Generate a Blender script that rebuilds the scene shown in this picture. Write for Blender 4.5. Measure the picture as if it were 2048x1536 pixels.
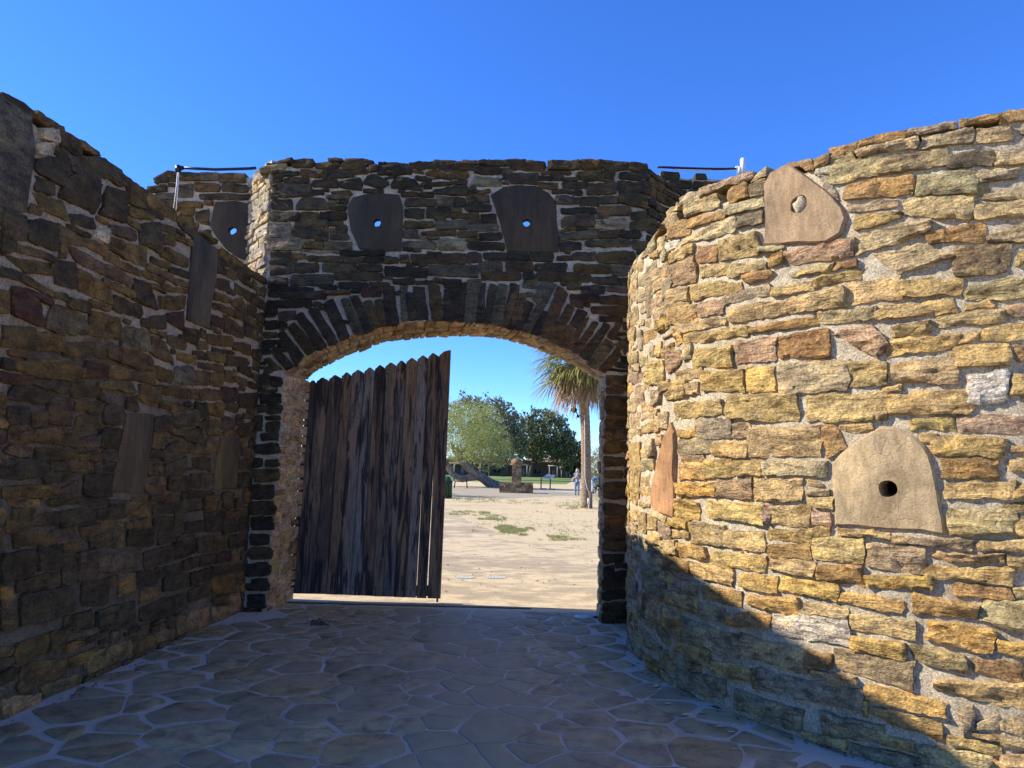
import bpy, bmesh, math, random
import numpy as np
from mathutils import Vector, Matrix

random.seed(7); rng = np.random.default_rng(11)
for o in list(bpy.data.objects): bpy.data.objects.remove(o)
S = bpy.context.scene
COL = S.collection

# ------------------------------------------------------------------ camera
F, PITCH, ROLL, H = 1420.0, math.radians(6.87), math.radians(1.5), 1.6
cr, sr, cp, sp = math.cos(ROLL), math.sin(ROLL), math.cos(PITCH), math.sin(PITCH)
RT = np.array([1., 0, 0]); UP = np.array([0, -sp, cp]); FW = np.array([0, cp, sp])
CR = cr*RT + sr*UP; CU = -sr*RT + cr*UP
EYE = np.array([0, 0, H])
cam = bpy.data.cameras.new('camera'); camo = bpy.data.objects.new('camera', cam); COL.objects.link(camo)
cam.sensor_width = 36; cam.lens = 36*F/2048; cam.clip_start = .05; cam.clip_end = 3000
M = Matrix(((CR[0], CU[0], -FW[0], 0), (CR[1], CU[1], -FW[1], 0), (CR[2], CU[2], -FW[2], H), (0, 0, 0, 1)))
camo.matrix_world = M
S.camera = camo

# ------------------------------------------------------------------ light
SUN_EL, SUN_OFF = 33.5, 3.5        # sun comes from -X, turned 3.5 degrees towards +Y
sd = np.array([-math.cos(math.radians(SUN_OFF)), math.sin(math.radians(SUN_OFF)), math.tan(math.radians(SUN_EL))])
sd /= np.linalg.norm(sd)
sun = bpy.data.lights.new('sun', 'SUN'); sun.energy = 4.2; sun.angle = math.radians(.5); sun.color = (1, .9, .74)
suno = bpy.data.objects.new('sun', sun); COL.objects.link(suno)
suno.rotation_euler = Vector(sd).to_track_quat('Z', 'Y').to_euler(); suno.location = (-20, 0, 20)
W = bpy.data.worlds.new('World'); S.world = W; W.use_nodes = True
nt = W.node_tree; nt.nodes.clear()
wo = nt.nodes.new('ShaderNodeOutputWorld'); bg = nt.nodes.new('ShaderNodeBackground')
sk = nt.nodes.new('ShaderNodeTexSky'); sk.sky_type = 'NISHITA'; sk.sun_disc = False
sk.sun_elevation = math.radians(SUN_EL); sk.sun_rotation = math.radians(-90+SUN_OFF)
sk.altitude = 3000; sk.air_density = 1.3; sk.dust_density = 0; sk.ozone_density = 10
hs = nt.nodes.new('ShaderNodeHueSaturation'); hs.inputs['Saturation'].default_value = 1.1
hs.inputs['Hue'].default_value = .511
bg.inputs['Strength'].default_value = .15
nt.links.new(sk.outputs[0], hs.inputs['Color']); nt.links.new(hs.outputs[0], bg.inputs[0]); nt.links.new(bg.outputs[0], wo.inputs[0])
S.view_settings.view_transform = 'Standard'; S.view_settings.look = 'None'
S.view_settings.exposure = 1.1; S.view_settings.gamma = 1; S.view_settings.use_curve_mapping = False
S.render.engine = 'CYCLES'
try: S.cycles.max_bounces = 6; S.cycles.diffuse_bounces = 4
except Exception: pass

# ------------------------------------------------------------------ helpers
def ray(px, py):
    x, y = (px-1024)/F, -(py-768)/F
    x, y = x*cr - y*sr, x*sr + y*cr
    return x*RT + y*UP + FW
def project(P):
    P = np.atleast_2d(P) - EYE
    z = np.maximum(P@FW, .05)
    return np.c_[1024 + F*(P@CR)/z, 768 - F*(P@CU)/z]
def ground(px, py, z=0.):
    d = ray(px, py); t = (z-H)/d[2]
    return np.array([d[0]*t, d[1]*t, z])
def atY(px, py, Y):
    d = ray(px, py); return EYE + d*(Y/d[1])

def hash2(i, j, s):
    i = i.astype(np.int64); j = j.astype(np.int64)
    n = (i*374761393 + j*668265263 + int(s)*982451653) & 0xffffffff
    n = ((n ^ (n >> 13))*1274126177) & 0xffffffff
    n = ((n ^ (n >> 16))*2246822519) & 0xffffffff
    return ((n ^ (n >> 15)) & 0xffff)/65535.
def vnoise(u, v, s=0):
    u = np.asarray(u, float); v = np.asarray(v, float)
    i = np.floor(u); j = np.floor(v); a = u-i; b = v-j
    a = a*a*(3-2*a); b = b*b*(3-2*b)
    return ((hash2(i, j, s)*(1-a)+hash2(i+1, j, s)*a)*(1-b) + (hash2(i, j+1, s)*(1-a)+hash2(i+1, j+1, s)*a)*b)*2-1
def fbm(u, v, s=0, o=3):
    r = 0; a = 1; t = 0
    for k in range(o):
        r = r + a*vnoise(u*2**k, v*2**k, s+k*17); t += a; a *= .5
    return r/t

def mesh_obj(name, V, Fc, mat, parent=None, cols=None, smooth=True, sharp=None, mats=None, mi=None):
    me = bpy.data.meshes.new(name)
    me.from_pydata([tuple(map(float, v)) for v in V], [], [tuple(map(int, f)) for f in Fc])
    if mats:
        for m in mats: me.materials.append(m)
        if mi is not None: me.polygons.foreach_set('material_index', np.asarray(mi, np.int32))
    elif mat: me.materials.append(mat)
    if cols is not None:
        at = me.attributes.new('tint', 'FLOAT_COLOR', 'POINT')
        c = np.asarray(cols, np.float32)
        if c.ndim == 1: c = np.tile(c, (len(V), 1))
        if c.shape[1] == 3: c = np.c_[c, np.ones(len(c))]
        at.data.foreach_set('color', c.astype(np.float32).ravel())
    me.polygons.foreach_set('use_smooth', [smooth]*len(me.polygons))
    if smooth and sharp: me.set_sharp_from_angle(angle=math.radians(sharp))
    me.update()
    o = bpy.data.objects.new(name, me); COL.objects.link(o)
    if parent: o.parent = parent
    return o
def tag(o, label=None, cat=None, group=None, kind=None):
    if label: o['label'] = label
    if cat: o['category'] = cat
    if group: o['group'] = group
    if kind: o['kind'] = kind
    return o
def empty(name, loc, label, cat, group=None):
    o = bpy.data.objects.new(name, None); COL.objects.link(o); o.location = tuple(map(float, loc)); o.empty_display_size = .2
    return tag(o, label, cat, group)
def part(name, V, Fc, mat, parent, **k):
    """mesh given in world coordinates, stored relative to its parent Empty"""
    L = np.array(parent.location); p = parent.parent
    while p is not None: L = L+np.array(p.location); p = p.parent
    return mesh_obj(name, np.asarray(V, float)-L, Fc, mat, parent, **k)
class MB:
    def __init__(s): s.V = []; s.F = []
    def add(s, V, Fc):
        n = len(s.V); s.V += [tuple(map(float, v)) for v in V]; s.F += [tuple(i+n for i in f) for f in Fc]
        return s
    def box(s, a, b):
        (x0, y0, z0), (x1, y1, z1) = a, b
        return s.add([(x0,y0,z0),(x1,y0,z0),(x1,y1,z0),(x0,y1,z0),(x0,y0,z1),(x1,y0,z1),(x1,y1,z1),(x0,y1,z1)],
                     [(0,3,2,1),(4,5,6,7),(0,1,5,4),(1,2,6,5),(2,3,7,6),(3,0,4,7)])
    def tube(s, pts, rads, n=8, cap=True, sq=1.0):
        pts = [np.array(p, float) for p in pts]
        if np.isscalar(rads): rads = [rads]*len(pts)
        V = []; Fc = []
        for i, p in enumerate(pts):
            d = pts[min(i+1, len(pts)-1)]-pts[max(i-1, 0)]; d = d/(np.linalg.norm(d)+1e-9)
            a = np.cross(d, [0, 0, 1.]) if abs(d[2]) < .95 else np.cross(d, [1., 0, 0])
            a /= np.linalg.norm(a); b = np.cross(d, a)
            for k in range(n):
                t = 2*math.pi*k/n; V.append(p+rads[i]*(math.cos(t)*a + sq*math.sin(t)*b))
        for i in range(len(pts)-1):
            for k in range(n):
                k2 = (k+1) % n; Fc.append((i*n+k, i*n+k2, (i+1)*n+k2, (i+1)*n+k))
        if cap: Fc.append(tuple(range(n-1, -1, -1))); Fc.append(tuple((len(pts)-1)*n+k for k in range(n)))
        return s.add(V, Fc)
    def ball(s, c, r, nu=12, nv=8, jit=0, seed=0):
        r = (r, r, r) if np.isscalar(r) else r
        V = []; Fc = []
        for i in range(nv+1):
            th = math.pi*i/nv
            for k in range(nu):
                ph = 2*math.pi*k/nu
                q = 1+jit*float(vnoise(np.array(k*.9+.3), np.array(i*.9), seed)) if 0 < i < nv else 1
                V.append((c[0]+r[0]*q*math.sin(th)*math.cos(ph), c[1]+r[1]*q*math.sin(th)*math.sin(ph), c[2]+r[2]*q*math.cos(th)))
        for i in range(nv):
            for k in range(nu):
                k2 = (k+1) % nu; Fc.append((i*nu+k, (i+1)*nu+k, (i+1)*nu+k2, i*nu+k2))
        return s.add(V, Fc)
    def part(s, name, mat, parent, **k): return part(name, s.V, s.F, mat, parent, **k)
    def obj(s, name, mat, **k): return mesh_obj(name, s.V, s.F, mat, **k)

# ------------------------------------------------------------------ materials
def newmat(name):
    m = bpy.data.materials.new(name); m.use_nodes = True
    n = m.node_tree; n.nodes.clear()
    out = n.nodes.new('ShaderNodeOutputMaterial'); b = n.nodes.new('ShaderNodeBsdfPrincipled')
    b.inputs['Roughness'].default_value = .9
    b.inputs['Specular IOR Level'].default_value = .25
    n.links.new(b.outputs[0], out.inputs[0])
    return m, n, b
def N(n, t, **k):
    x = n.nodes.new('ShaderNode'+t)
    for a, v in k.items(): setattr(x, a, v)
    return x
def noise(n, coord, scale, detail=4, rough=.55, dist=0):
    x = N(n, 'TexNoise'); x.inputs['Scale'].default_value = scale; x.inputs['Detail'].default_value = detail
    x.inputs['Roughness'].default_value = rough; x.inputs['Distortion'].default_value = dist
    n.links.new(coord, x.inputs['Vector']); return x.outputs['Fac']
def ramp(n, fac, stops):
    x = N(n, 'ValToRGB'); e = x.color_ramp.elements
    while len(e) < len(stops): e.new(.5)
    for q, (p, c) in zip(e, stops):
        q.position = p; q.color = (*c, 1) if not np.isscalar(c) else (c, c, c, 1)
    n.links.new(fac, x.inputs[0]); return x.outputs[0]
def mix(n, fac, a, b, mode='MIX'):
    x = N(n, 'Mix', data_type='RGBA', blend_type=mode)
    for s, v in ((x.inputs[0], fac), (x.inputs[6], a), (x.inputs[7], b)):
        if hasattr(v, 'node'): n.links.new(v, s)
        elif np.isscalar(v): s.default_value = v
        else: s.default_value = (*v, 1)
    return x.outputs[2]
def math_(n, op, a, b=0.):
    x = N(n, 'Math', operation=op)
    for s, v in ((x.inputs[0], a), (x.inputs[1], b)):
        if hasattr(v, 'node'): n.links.new(v, s)
        else: s.default_value = v
    return x.outputs[0]
def mapped(n, scale=(1, 1, 1), rot=(0, 0, 0)):
    c = N(n, 'TexCoord'); g = N(n, 'Mapping'); g.inputs['Scale'].default_value = scale; g.inputs['Rotation'].default_value = rot
    n.links.new(c.outputs['Object'], g.inputs[0]); return g.outputs[0]
def bump(n, b, h, strength, dist=.01):
    x = N(n, 'Bump'); x.inputs['Strength'].default_value = strength; x.inputs['Distance'].default_value = dist
    n.links.new(h, x.inputs['Height']); n.links.new(x.outputs[0], b.inputs['Normal'])
def attr(n, name='tint'):
    x = N(n, 'Attribute'); x.attribute_name = name; return x.outputs['Color']

def stone_mat(name, crust=0., crustcol=(.02, .018, .016), lich=0., zs=5., bs=.8, rustk=.3):
    m, n, b = newmat(name)
    co = mapped(n); cs = mapped(n, (1.2, 1.2, zs), (0.12, .08, 0))
    strata = noise(n, cs, 5, 5, .65, .6); fine = noise(n, co, 60, 5, .7); med = noise(n, co, 9, 4, .6)
    big = noise(n, co, 2.2, 4, .6)
    c = mix(n, 1., attr(n), ramp(n, strata, [(.34, (.5, .44, .38)), (.47, (.95, .94, .92)), (.62, (1.3, 1.25, 1.12))]), 'MULTIPLY')
    c = mix(n, 1., c, ramp(n, med, [(.36, (.66, .63, .6)), (.5, (1, 1, 1)), (.64, (1.25, 1.18, 1.0))]), 'MULTIPLY')
    c = mix(n, 1., c, ramp(n, fine, [(.34, .5), (.5, 1.), (.66, 1.4)]), 'MULTIPLY')
    rust = ramp(n, noise(n, cs, 3.1, 3, .6, 1.), [(.53, 0.), (.68, 1.)])
    c = mix(n, math_(n, 'MULTIPLY', rust, rustk), c, mix(n, 1., c, (1.15, .7, .38), 'MULTIPLY'))
    if crust:
        k = ramp(n, big, [(.42, 0.), (.62, 1.)])
        c = mix(n, math_(n, 'MULTIPLY', k, crust), c, crustcol)
    if lich:
        k = ramp(n, noise(n, co, 13, 6, .72), [(.63, 0.), (.7, 1.)])
        c = mix(n, math_(n, 'MULTIPLY', k, lich), c, (.3, .27, .2))
    n.links.new(c, b.inputs['Base Color'])
    h = math_(n, 'ADD', math_(n, 'MULTIPLY', strata, 1.5), math_(n, 'ADD', math_(n, 'MULTIPLY', fine, .5), math_(n, 'MULTIPLY', med, .5)))
    tn = noise(n, mapped(n, (1, 1, 2.4), (.1, .15, 0)), 6.5, 4, .6, .5); tn = math_(n, 'DIVIDE', math_(n, 'FLOOR', math_(n, 'MULTIPLY', tn, 13.)), 13.)
    h = math_(n, 'ADD', h, math_(n, 'MULTIPLY', tn, 1.6))
    bump(n, b, h, bs, .035)
    return m
def mortar_mat(name, c0, c1, c2, bs=.9, repoint=None):
    m, n, b = newmat(name); co = mapped(n)
    big = noise(n, co, 1.7, 4, .6); fine = noise(n, co, 85, 5, .85); med = noise(n, co, 16, 4, .6)
    c = ramp(n, big, [(.3, c0), (.55, c1), (.75, c2)])
    if repoint:      # newer pale pointing in the upper courses
        z = N(n, 'SeparateXYZ'); n.links.new(co, z.inputs[0])
        k = ramp(n, math_(n, 'ADD', math_(n, 'MULTIPLY', z.outputs[2], .25), math_(n, 'MULTIPLY', noise(n, co, .9, 4, .6), .9)), [(.93, 0.), (1.12, 1.)])
        c = mix(n, k, c, repoint)
    c = mix(n, 1., c, ramp(n, fine, [(.38, .42), (.5, 1.), (.62, 1.45)]), 'MULTIPLY')
    c = mix(n, 1., c, ramp(n, med, [(.3, .72), (.6, 1.1)]), 'MULTIPLY')
    n.links.new(c, b.inputs['Base Color'])
    bump(n, b, math_(n, 'ADD', math_(n, 'MULTIPLY', fine, 1.5), math_(n, 'MULTIPLY', med, 1.5)), bs, .017)
    return m
def plain(name, col, rough=.8, metal=0., var=.15, sc=20, bs=0.):
    m, n, b = newmat(name); co = mapped(n); f = noise(n, co, sc, 4, .6)
    c = mix(n, 1., col, ramp(n, f, [(.25, 1-var), (.75, 1+var)]), 'MULTIPLY')
    n.links.new(c, b.inputs['Base Color']); b.inputs['Roughness'].default_value = rough; b.inputs['Metallic'].default_value = metal
    if bs: bump(n, b, f, bs, .02)
    return m
MAT = {}
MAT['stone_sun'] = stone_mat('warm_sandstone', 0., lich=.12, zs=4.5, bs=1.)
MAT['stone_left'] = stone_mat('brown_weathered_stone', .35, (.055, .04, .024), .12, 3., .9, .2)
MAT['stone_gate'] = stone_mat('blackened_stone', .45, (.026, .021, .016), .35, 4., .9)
MAT['stone_jamb'] = stone_mat('clean_tan_stone', .0, lich=.1, zs=3.)
def slab_mat(name, streak, crust=0.):
    m, n, b = newmat(name); co = mapped(n); cs = mapped(n, (1, 1, streak))
    big = noise(n, cs, 4, 5, .6, .4); fine = noise(n, co, 90, 4, .7); st = noise(n, mapped(n, (1, 1, streak*.4)), 22, 4, .6)
    c = mix(n, 1., attr(n), ramp(n, big, [(.34, (.72, .7, .68)), (.5, (1, 1, 1)), (.66, (1.2, 1.16, 1.1))]), 'MULTIPLY')
    c = mix(n, 1., c, ramp(n, st, [(.36, .8), (.5, 1.), (.64, 1.15)]), 'MULTIPLY'); c = mix(n, 1., c, ramp(n, fine, [(.36, .78), (.64, 1.2)]), 'MULTIPLY')
    c = mix(n, math_(n, 'MULTIPLY', ramp(n, noise(n, co, 1.9, 5, .7), [(.48, 0.), (.66, 1.)]), .45), c, mix(n, 1., c, (.55, .5, .45), 'MULTIPLY'))
    if crust: c = mix(n, math_(n, 'MULTIPLY', ramp(n, noise(n, cs, 2.2, 4, .6), [(.46, 0.), (.6, 1.)]), crust), c, (.03, .025, .02))
    v = N(n, 'TexVoronoi', feature='DISTANCE_TO_EDGE'); v.inputs['Scale'].default_value = 5.5
    dv = N(n, 'VectorMath', operation='ADD'); nz = N(n, 'TexNoise'); nz.inputs['Scale'].default_value = 9; n.links.new(co, nz.inputs['Vector']); sv = N(n, 'VectorMath', operation='SCALE'); sv.inputs['Scale'].default_value = .16; n.links.new(nz.outputs['Color'], sv.inputs[0]); n.links.new(co, dv.inputs[0]); n.links.new(sv.outputs[0], dv.inputs[1]); n.links.new(dv.outputs[0], v.inputs['Vector'])
    crack = math_(n, 'MULTIPLY', ramp(n, v.outputs['Distance'], [(.0, 1.), (.02, 0.)]), ramp(n, noise(n, co, 3.3, 3, .5), [(.5, 0.), (.56, 1.)]))
    c = mix(n, math_(n, 'MULTIPLY', crack, .22), c, (.12, .09, .06)); n.links.new(c, b.inputs['Base Color'])
    lay = math_(n, 'DIVIDE', math_(n, 'FLOOR', math_(n, 'MULTIPLY', noise(n, co, 3.5, 4, .6, .4), 9.)), 9.)
    bump(n, b, math_(n, 'ADD', math_(n, 'ADD', math_(n, 'MULTIPLY', fine, .25), big), math_(n, 'SUBTRACT', lay, math_(n, 'MULTIPLY', crack, .2))), .6, .016); return m
MAT['slab'] = slab_mat('tan_slab_stone', .8)
MAT['slab_dark'] = slab_mat('dark_slab_stone', .3, .55)
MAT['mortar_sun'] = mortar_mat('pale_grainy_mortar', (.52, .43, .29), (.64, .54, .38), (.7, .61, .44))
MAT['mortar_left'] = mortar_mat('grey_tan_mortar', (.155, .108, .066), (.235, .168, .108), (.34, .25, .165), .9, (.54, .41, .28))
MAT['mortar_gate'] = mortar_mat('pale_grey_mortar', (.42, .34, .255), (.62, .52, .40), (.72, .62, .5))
# ------------------------------------------------------------------ stone builder
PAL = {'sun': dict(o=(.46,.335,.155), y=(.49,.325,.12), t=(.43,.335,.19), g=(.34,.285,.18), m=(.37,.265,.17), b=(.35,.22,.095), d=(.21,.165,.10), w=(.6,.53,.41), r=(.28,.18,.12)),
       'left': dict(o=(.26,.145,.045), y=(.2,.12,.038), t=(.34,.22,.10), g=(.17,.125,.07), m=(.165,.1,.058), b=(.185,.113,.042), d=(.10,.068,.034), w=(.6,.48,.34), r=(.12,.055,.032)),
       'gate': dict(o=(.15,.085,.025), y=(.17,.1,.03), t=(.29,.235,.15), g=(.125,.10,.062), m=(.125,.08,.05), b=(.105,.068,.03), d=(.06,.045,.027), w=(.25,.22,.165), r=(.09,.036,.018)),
       'jamb': dict(t=(.5,.385,.25), o=(.5,.35,.19), m=(.44,.32,.21), b=(.3,.19,.1), w=(.55,.45,.32)),
       'edge': dict(t=(.42,.37,.27), o=(.4,.32,.19), g=(.34,.31,.24), w=(.48,.44,.34), m=(.36,.29,.21))}
def quad8(q):
    q = list(q)
    if len(q) == 6: xl, a, b_, xr, c, d = q; q = [xl, a, xr, c, xr, d, xl, b_]
    return np.array(q, float).reshape(4, 2)       # tl tr br bl
def stone_geo(Q, mapf, prot, cell, seed, warp=.012, wf=9., back=-.05, k=None, rough=1., topdeep=None, grow=.008):
    """Q: 4x2 wall coordinates tl,tr,br,bl; mapf(u,v,h)->xyz arrays"""
    r = np.random.default_rng(seed); Q = np.asarray(Q, float); cc = Q.mean(0); ex = (Q[1]-Q[0]+Q[2]-Q[3]); ex /= np.linalg.norm(ex)+1e-9; ey = (Q[0]-Q[3]+Q[1]-Q[2]); ey /= np.linalg.norm(ey)+1e-9; Q = Q+grow*(np.outer([-1, 1, 1, -1], ex)+np.outer([1, 1, -1, -1], ey))
    w = .5*(np.linalg.norm(Q[1]-Q[0])+np.linalg.norm(Q[2]-Q[3])); hh = .5*(np.linalg.norm(Q[3]-Q[0])+np.linalg.norm(Q[2]-Q[1]))
    nu = int(np.clip(round(w/cell), 4, 22)); nv = int(np.clip(round(hh/cell), 4, 14))
    def ax(n):
        x = np.linspace(-1, 1, n+1); x = np.sign(x)*np.abs(x)**.82; x[1:-1] += r.uniform(-.25, .25, n-1)/n; return x
    s, t = np.meshgrid(ax(nu), ax(nv)); 
    if k is None: k = r.uniform(.1, .35)
    kx = k; ky = k
    X = s*np.sqrt(1-kx*t*t/2)/1.0; Y = t*np.sqrt(1-ky*s*s/2)
    a = ((X+1)/2)[..., None]; b = ((Y+1)/2)[..., None]
    P = (Q[3]*(1-a)+Q[2]*a)*(1-b) + (Q[0]*(1-a)+Q[1]*a)*b
    u, v = P[..., 0], P[..., 1]
    wu = warp*(fbm(u*wf, v*wf, 3)+.55*vnoise(u*34, v*34, 8)); wv = warp*.85*(fbm(u*wf*.9, v*wf*1.3, 5)+.55*vnoise(u*30, v*40, 9))
    so = seed % 977
    e = np.maximum(np.abs(s), np.abs(t))
    edge = 1-.18*e**14
    ang = r.uniform(-.25, .25); ca, sa = math.cos(ang), math.sin(ang)
    uu = u*ca+v*sa; vv = -u*sa+v*ca
    st = fbm(uu*5+so*3.1, vv*26+so*1.7, so, 2)
    fc = np.abs(fbm(u*9+so, v*11+so*2.3, so+9, 2))
    stp = np.round(fbm(uu*4+so*.7, vv*12, so+31, 2)*3)/3
    hgt = prot*(edge*(1+.25*(r.uniform(-1, 1)*s+r.uniform(-1, 1)*t)) + rough*edge*(.28*st+.5*stp-.35*fc+.08+.12*vnoise(u*38+so, v*45, so+3)))
    u = u+wu; v = v+wv
    n1, n2 = nv+1, nu+1
    V = mapf(u.ravel(), v.ravel(), hgt.ravel())
    idx = np.arange(n1*n2).reshape(n1, n2)
    Fc = np.stack([idx[:-1, :-1], idx[:-1, 1:], idx[1:, 1:], idx[1:, :-1]], -1).reshape(-1, 4)
    loop = np.concatenate([idx[0, :], idx[1:, -1], idx[-1, -2::-1], idx[-2:0:-1, 0]])
    lu, lv = u.ravel()[loop], v.ravel()[loop]
    V2 = mapf(lu, lv, np.full(len(loop), back))
    m = n1*n2; L = len(loop); j = np.arange(L); j2 = (j+1) % L
    sk_ = np.stack([loop[j2], loop[j], m+j, m+j2], -1)
    Fa = [tuple(f) for f in Fc]+[tuple(f) for f in sk_]
    if topdeep: Fa.append(tuple(m+np.arange(L)))
    return np.vstack([V, V2]), Fa
def colour(pal, key, r, jit=.16):
    c = np.array(PAL[pal][key]); b_ = 1+r.uniform(-jit, jit)
    return c*b_*np.array([1+r.uniform(-.06, .06), 1, 1+r.uniform(-.12, .12)])
def pix_area(Q, mapf):
    P = project(mapf(Q[:, 0], Q[:, 1], np.zeros(4)))
    x, y = np.clip(P[:, 0], 0, 2048), np.clip(P[:, 1], 0, 1536)
    return .5*abs(np.dot(x, np.roll(y, 1))-np.dot(y, np.roll(x, 1)))
class Occ:
    def __init__(s, u0, u1, v0, v1, res=.014):
        s.u0, s.v0, s.res = u0, v0, res
        s.a = np.zeros((int((v1-v0)/res)+1, int((u1-u0)/res)+1), bool); s.u1, s.v1 = u1, v1
    def poly(s, P, m=0.):
        c = P.mean(0); P = c+(P-c)*(1+m/np.maximum(np.abs(P-c).max(0), .02))
        i0 = max(0, int((P[:, 1].min()-s.v0)/s.res)); i1 = min(s.a.shape[0], int((P[:, 1].max()-s.v0)/s.res)+2)
        j0 = max(0, int((P[:, 0].min()-s.u0)/s.res)); j1 = min(s.a.shape[1], int((P[:, 0].max()-s.u0)/s.res)+2)
        if i1 <= i0 or j1 <= j0: return
        vv, uu = np.mgrid[i0:i1, j0:j1]; uu = s.u0+(uu+.5)*s.res; vv = s.v0+(vv+.5)*s.res
        ins = np.zeros(uu.shape, bool); n = len(P); j = n-1
        for i in range(n):
            (x1, y1), (x2, y2) = P[i], P[j]
            cnd = ((y1 > vv) != (y2 > vv)) & (uu < (x2-x1)*(vv-y1)/((y2-y1) if y2 != y1 else 1e-9)+x1)
            ins ^= cnd; j = i
        s.a[i0:i1, j0:j1] |= ins
    def fill(s, rowh, lenr, gap, seed, minlen=.07, tol=.12, tilt=None):
        r = np.random.default_rng(seed); out = []; v = s.v0
        while v < s.v1:
            h = r.uniform(*rowh); i0 = int((v-s.v0)/s.res); i1 = min(int((v+h-s.v0)/s.res), s.a.shape[0])
            if i1-i0 < 2: v += h; continue
            free = s.a[i0:i1].mean(0) < tol
            j = 0
            while j < len(free):
                if not free[j]: j += 1; continue
                k = j
                while k < len(free) and free[k]: k += 1
                a, e = s.u0+j*s.res+gap*.5, s.u0+k*s.res-gap*.5
                while e-a > minlen:
                    L = r.uniform(*lenr)*(1 if r.random() > .2 else .55)
                    if e-a-L < minlen+gap: L = e-a
                    if L > lenr[1]*1.5: L = L/2
                    y0, y1 = v+gap*.5, v+h-gap*.5
                    jt = lambda: r.uniform(-.012, .012)
                    Q = np.array([(a+jt()*.5, y1+jt()), (a+L+jt()*.5, y1+jt()), (a+L+jt()*.5, y0+jt()), (a+jt()*.5, y0+jt())])
                    if h > .1 and r.random() < .16 and L > .14:
                        md = (y0+y1)/2+jt(); g2 = gap*.35
                        out.append(np.array([Q[0], Q[1], (Q[1][0], md+g2), (Q[0][0], md+g2)])); out.append(np.array([(Q[0][0], md-g2), (Q[1][0], md-g2), Q[2], Q[3]]))
                    else: out.append(Q)
                    a += L+gap
                j = k
            v += h
        for Q in out: s.poly(Q, gap)
        return out
def tiles(T, hit, default, seed, grow_right=False):
    """T: list of (ox, oy, scale, [stones in tile coordinates]) -> [(Q_uv, key)]"""
    out = []; r = random.Random(seed)
    for ox, oy, sc, L in T:
        for it in L:
            it = list(it); key = it.pop() if isinstance(it[-1], str) else None
            q = quad8(it)/sc + (ox, oy)
            if grow_right and q[:, 0].max() > 2043: q[q[:, 0] > q[:, 0].mean(), 0] += r.uniform(0, 75)     # ragged end just outside the frame
            P = [hit(*p) for p in q]
            if any(p is None for p in P): continue
            Q = np.array(P)
            if key is None: key = default(q.mean(0), r)
            out.append((Q, key))
    return out
def emit(wall, items, mat, name='stone', cap=300):
    """items: list of (area, V, F, colour). biggest ones are parts, the rest one stuff part"""
    items.sort(key=lambda a: -a[0])
    for ar, V, Fc, c in items[:cap]:
        mesh_obj(name, V, Fc, mat, wall, cols=np.array(c), sharp=30)
    if len(items) > cap:
        Vs, Fs, Cs = [], [], []; n = 0
        for ar, V, Fc, c in items[cap:]:
            Vs.append(V); Fs += [tuple(i+n for i in f) for f in Fc]; n += len(V); Cs.append(np.tile(np.array(c), (len(V), 1)))
        o = mesh_obj('small_'+name+'s', np.vstack(Vs), Fs, mat, wall, cols=np.vstack(Cs), sharp=42); o['kind'] = 'stuff'
def resample(P, step):
    P = np.asarray(P, float); out = []
    for a, b in zip(P, np.roll(P, -1, 0)):
        n = max(1, int(np.linalg.norm(b-a)/step))
        for k in range(n): out.append(a+(b-a)*k/n)
    return np.array(out)
def fill2d(outer, holes):
    """triangulate polygon with holes; returns points and triangles"""
    bm = bmesh.new(); pts = []
    for lp in [outer]+holes:
        vs = [bm.verts.new((float(p[0]), float(p[1]), 0)) for p in lp]; pts += list(map(tuple, lp))
        for a, b in zip(vs, vs[1:]+vs[:1]): bm.edges.new((a, b))
    bm.verts.index_update()
    bmesh.ops.triangle_fill(bm, use_beauty=True, use_dissolve=False, edges=bm.edges[:], normal=(0, 0, 1))
    T = []
    for f in bm.faces:
        t = [v.index for v in f.verts]
        T.append(t if f.normal.z > 0 else t[::-1])
    bm.free()
    return np.array(pts), T
def slab(name, wall, polypx, hit, mapf, col, mat, hole=None, hr=.07, prot=.04, back=-.06, label=None, seed=0):
    P = np.array([hit(*p) for p in polypx]); P = resample(P, .04); r = np.random.default_rng(seed)
    ctr = P.mean(0); P = P + .008*np.c_[fbm(P[:, 0]*9, P[:, 1]*9, seed), fbm(P[:, 0]*9, P[:, 1]*9, seed+4)]
    inner = ctr+(P-ctr)*.955; hl = []
    if hole is not None:
        hc = hit(*hole); n = 14
        hl = [np.array([hc+hr*(1+r.uniform(-.07, .07))*np.array([math.cos(a), math.sin(a)]) for a in np.linspace(0, 2*math.pi, n, endpoint=False)])]
    pts, T = fill2d(inner, hl); nI, nP = len(inner), len(P)
    area = np.sum(P[:, 0]*np.roll(P[:, 1], -1)-P[:, 1]*np.roll(P[:, 0], -1))
    hgt = prot*(.9+.35*fbm(pts[:, 0]*5, pts[:, 1]*5, seed+2))
    V = [mapf(pts[:, 0], pts[:, 1], hgt), mapf(P[:, 0], P[:, 1], np.full(nP, prot*.6)), mapf(P[:, 0], P[:, 1], np.full(nP, back))]
    Fc = [tuple(t) for t in T]; o1 = len(pts); o2 = o1+nP
    for i in range(nI):
        j = (i+1) % nI
        f1 = (i, o1+i, o1+j, j); f2 = (o1+i, o2+i, o2+j, o1+j)
        Fc += [f1, f2] if area > 0 else [f1[::-1], f2[::-1]]
    if hl:
        b0 = o2+nP; V.append(mapf(hl[0][:, 0], hl[0][:, 1], np.full(len(hl[0]), back)))
        for i in range(len(hl[0])):
            j = (i+1) % len(hl[0]); Fc.append((nI+i, b0+i, b0+j, nI+j))
    o = mesh_obj(name, np.vstack(V), Fc, mat, wall, cols=np.array(col), smooth=True, sharp=35)
    if label: o['label'] = label
    return P
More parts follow.
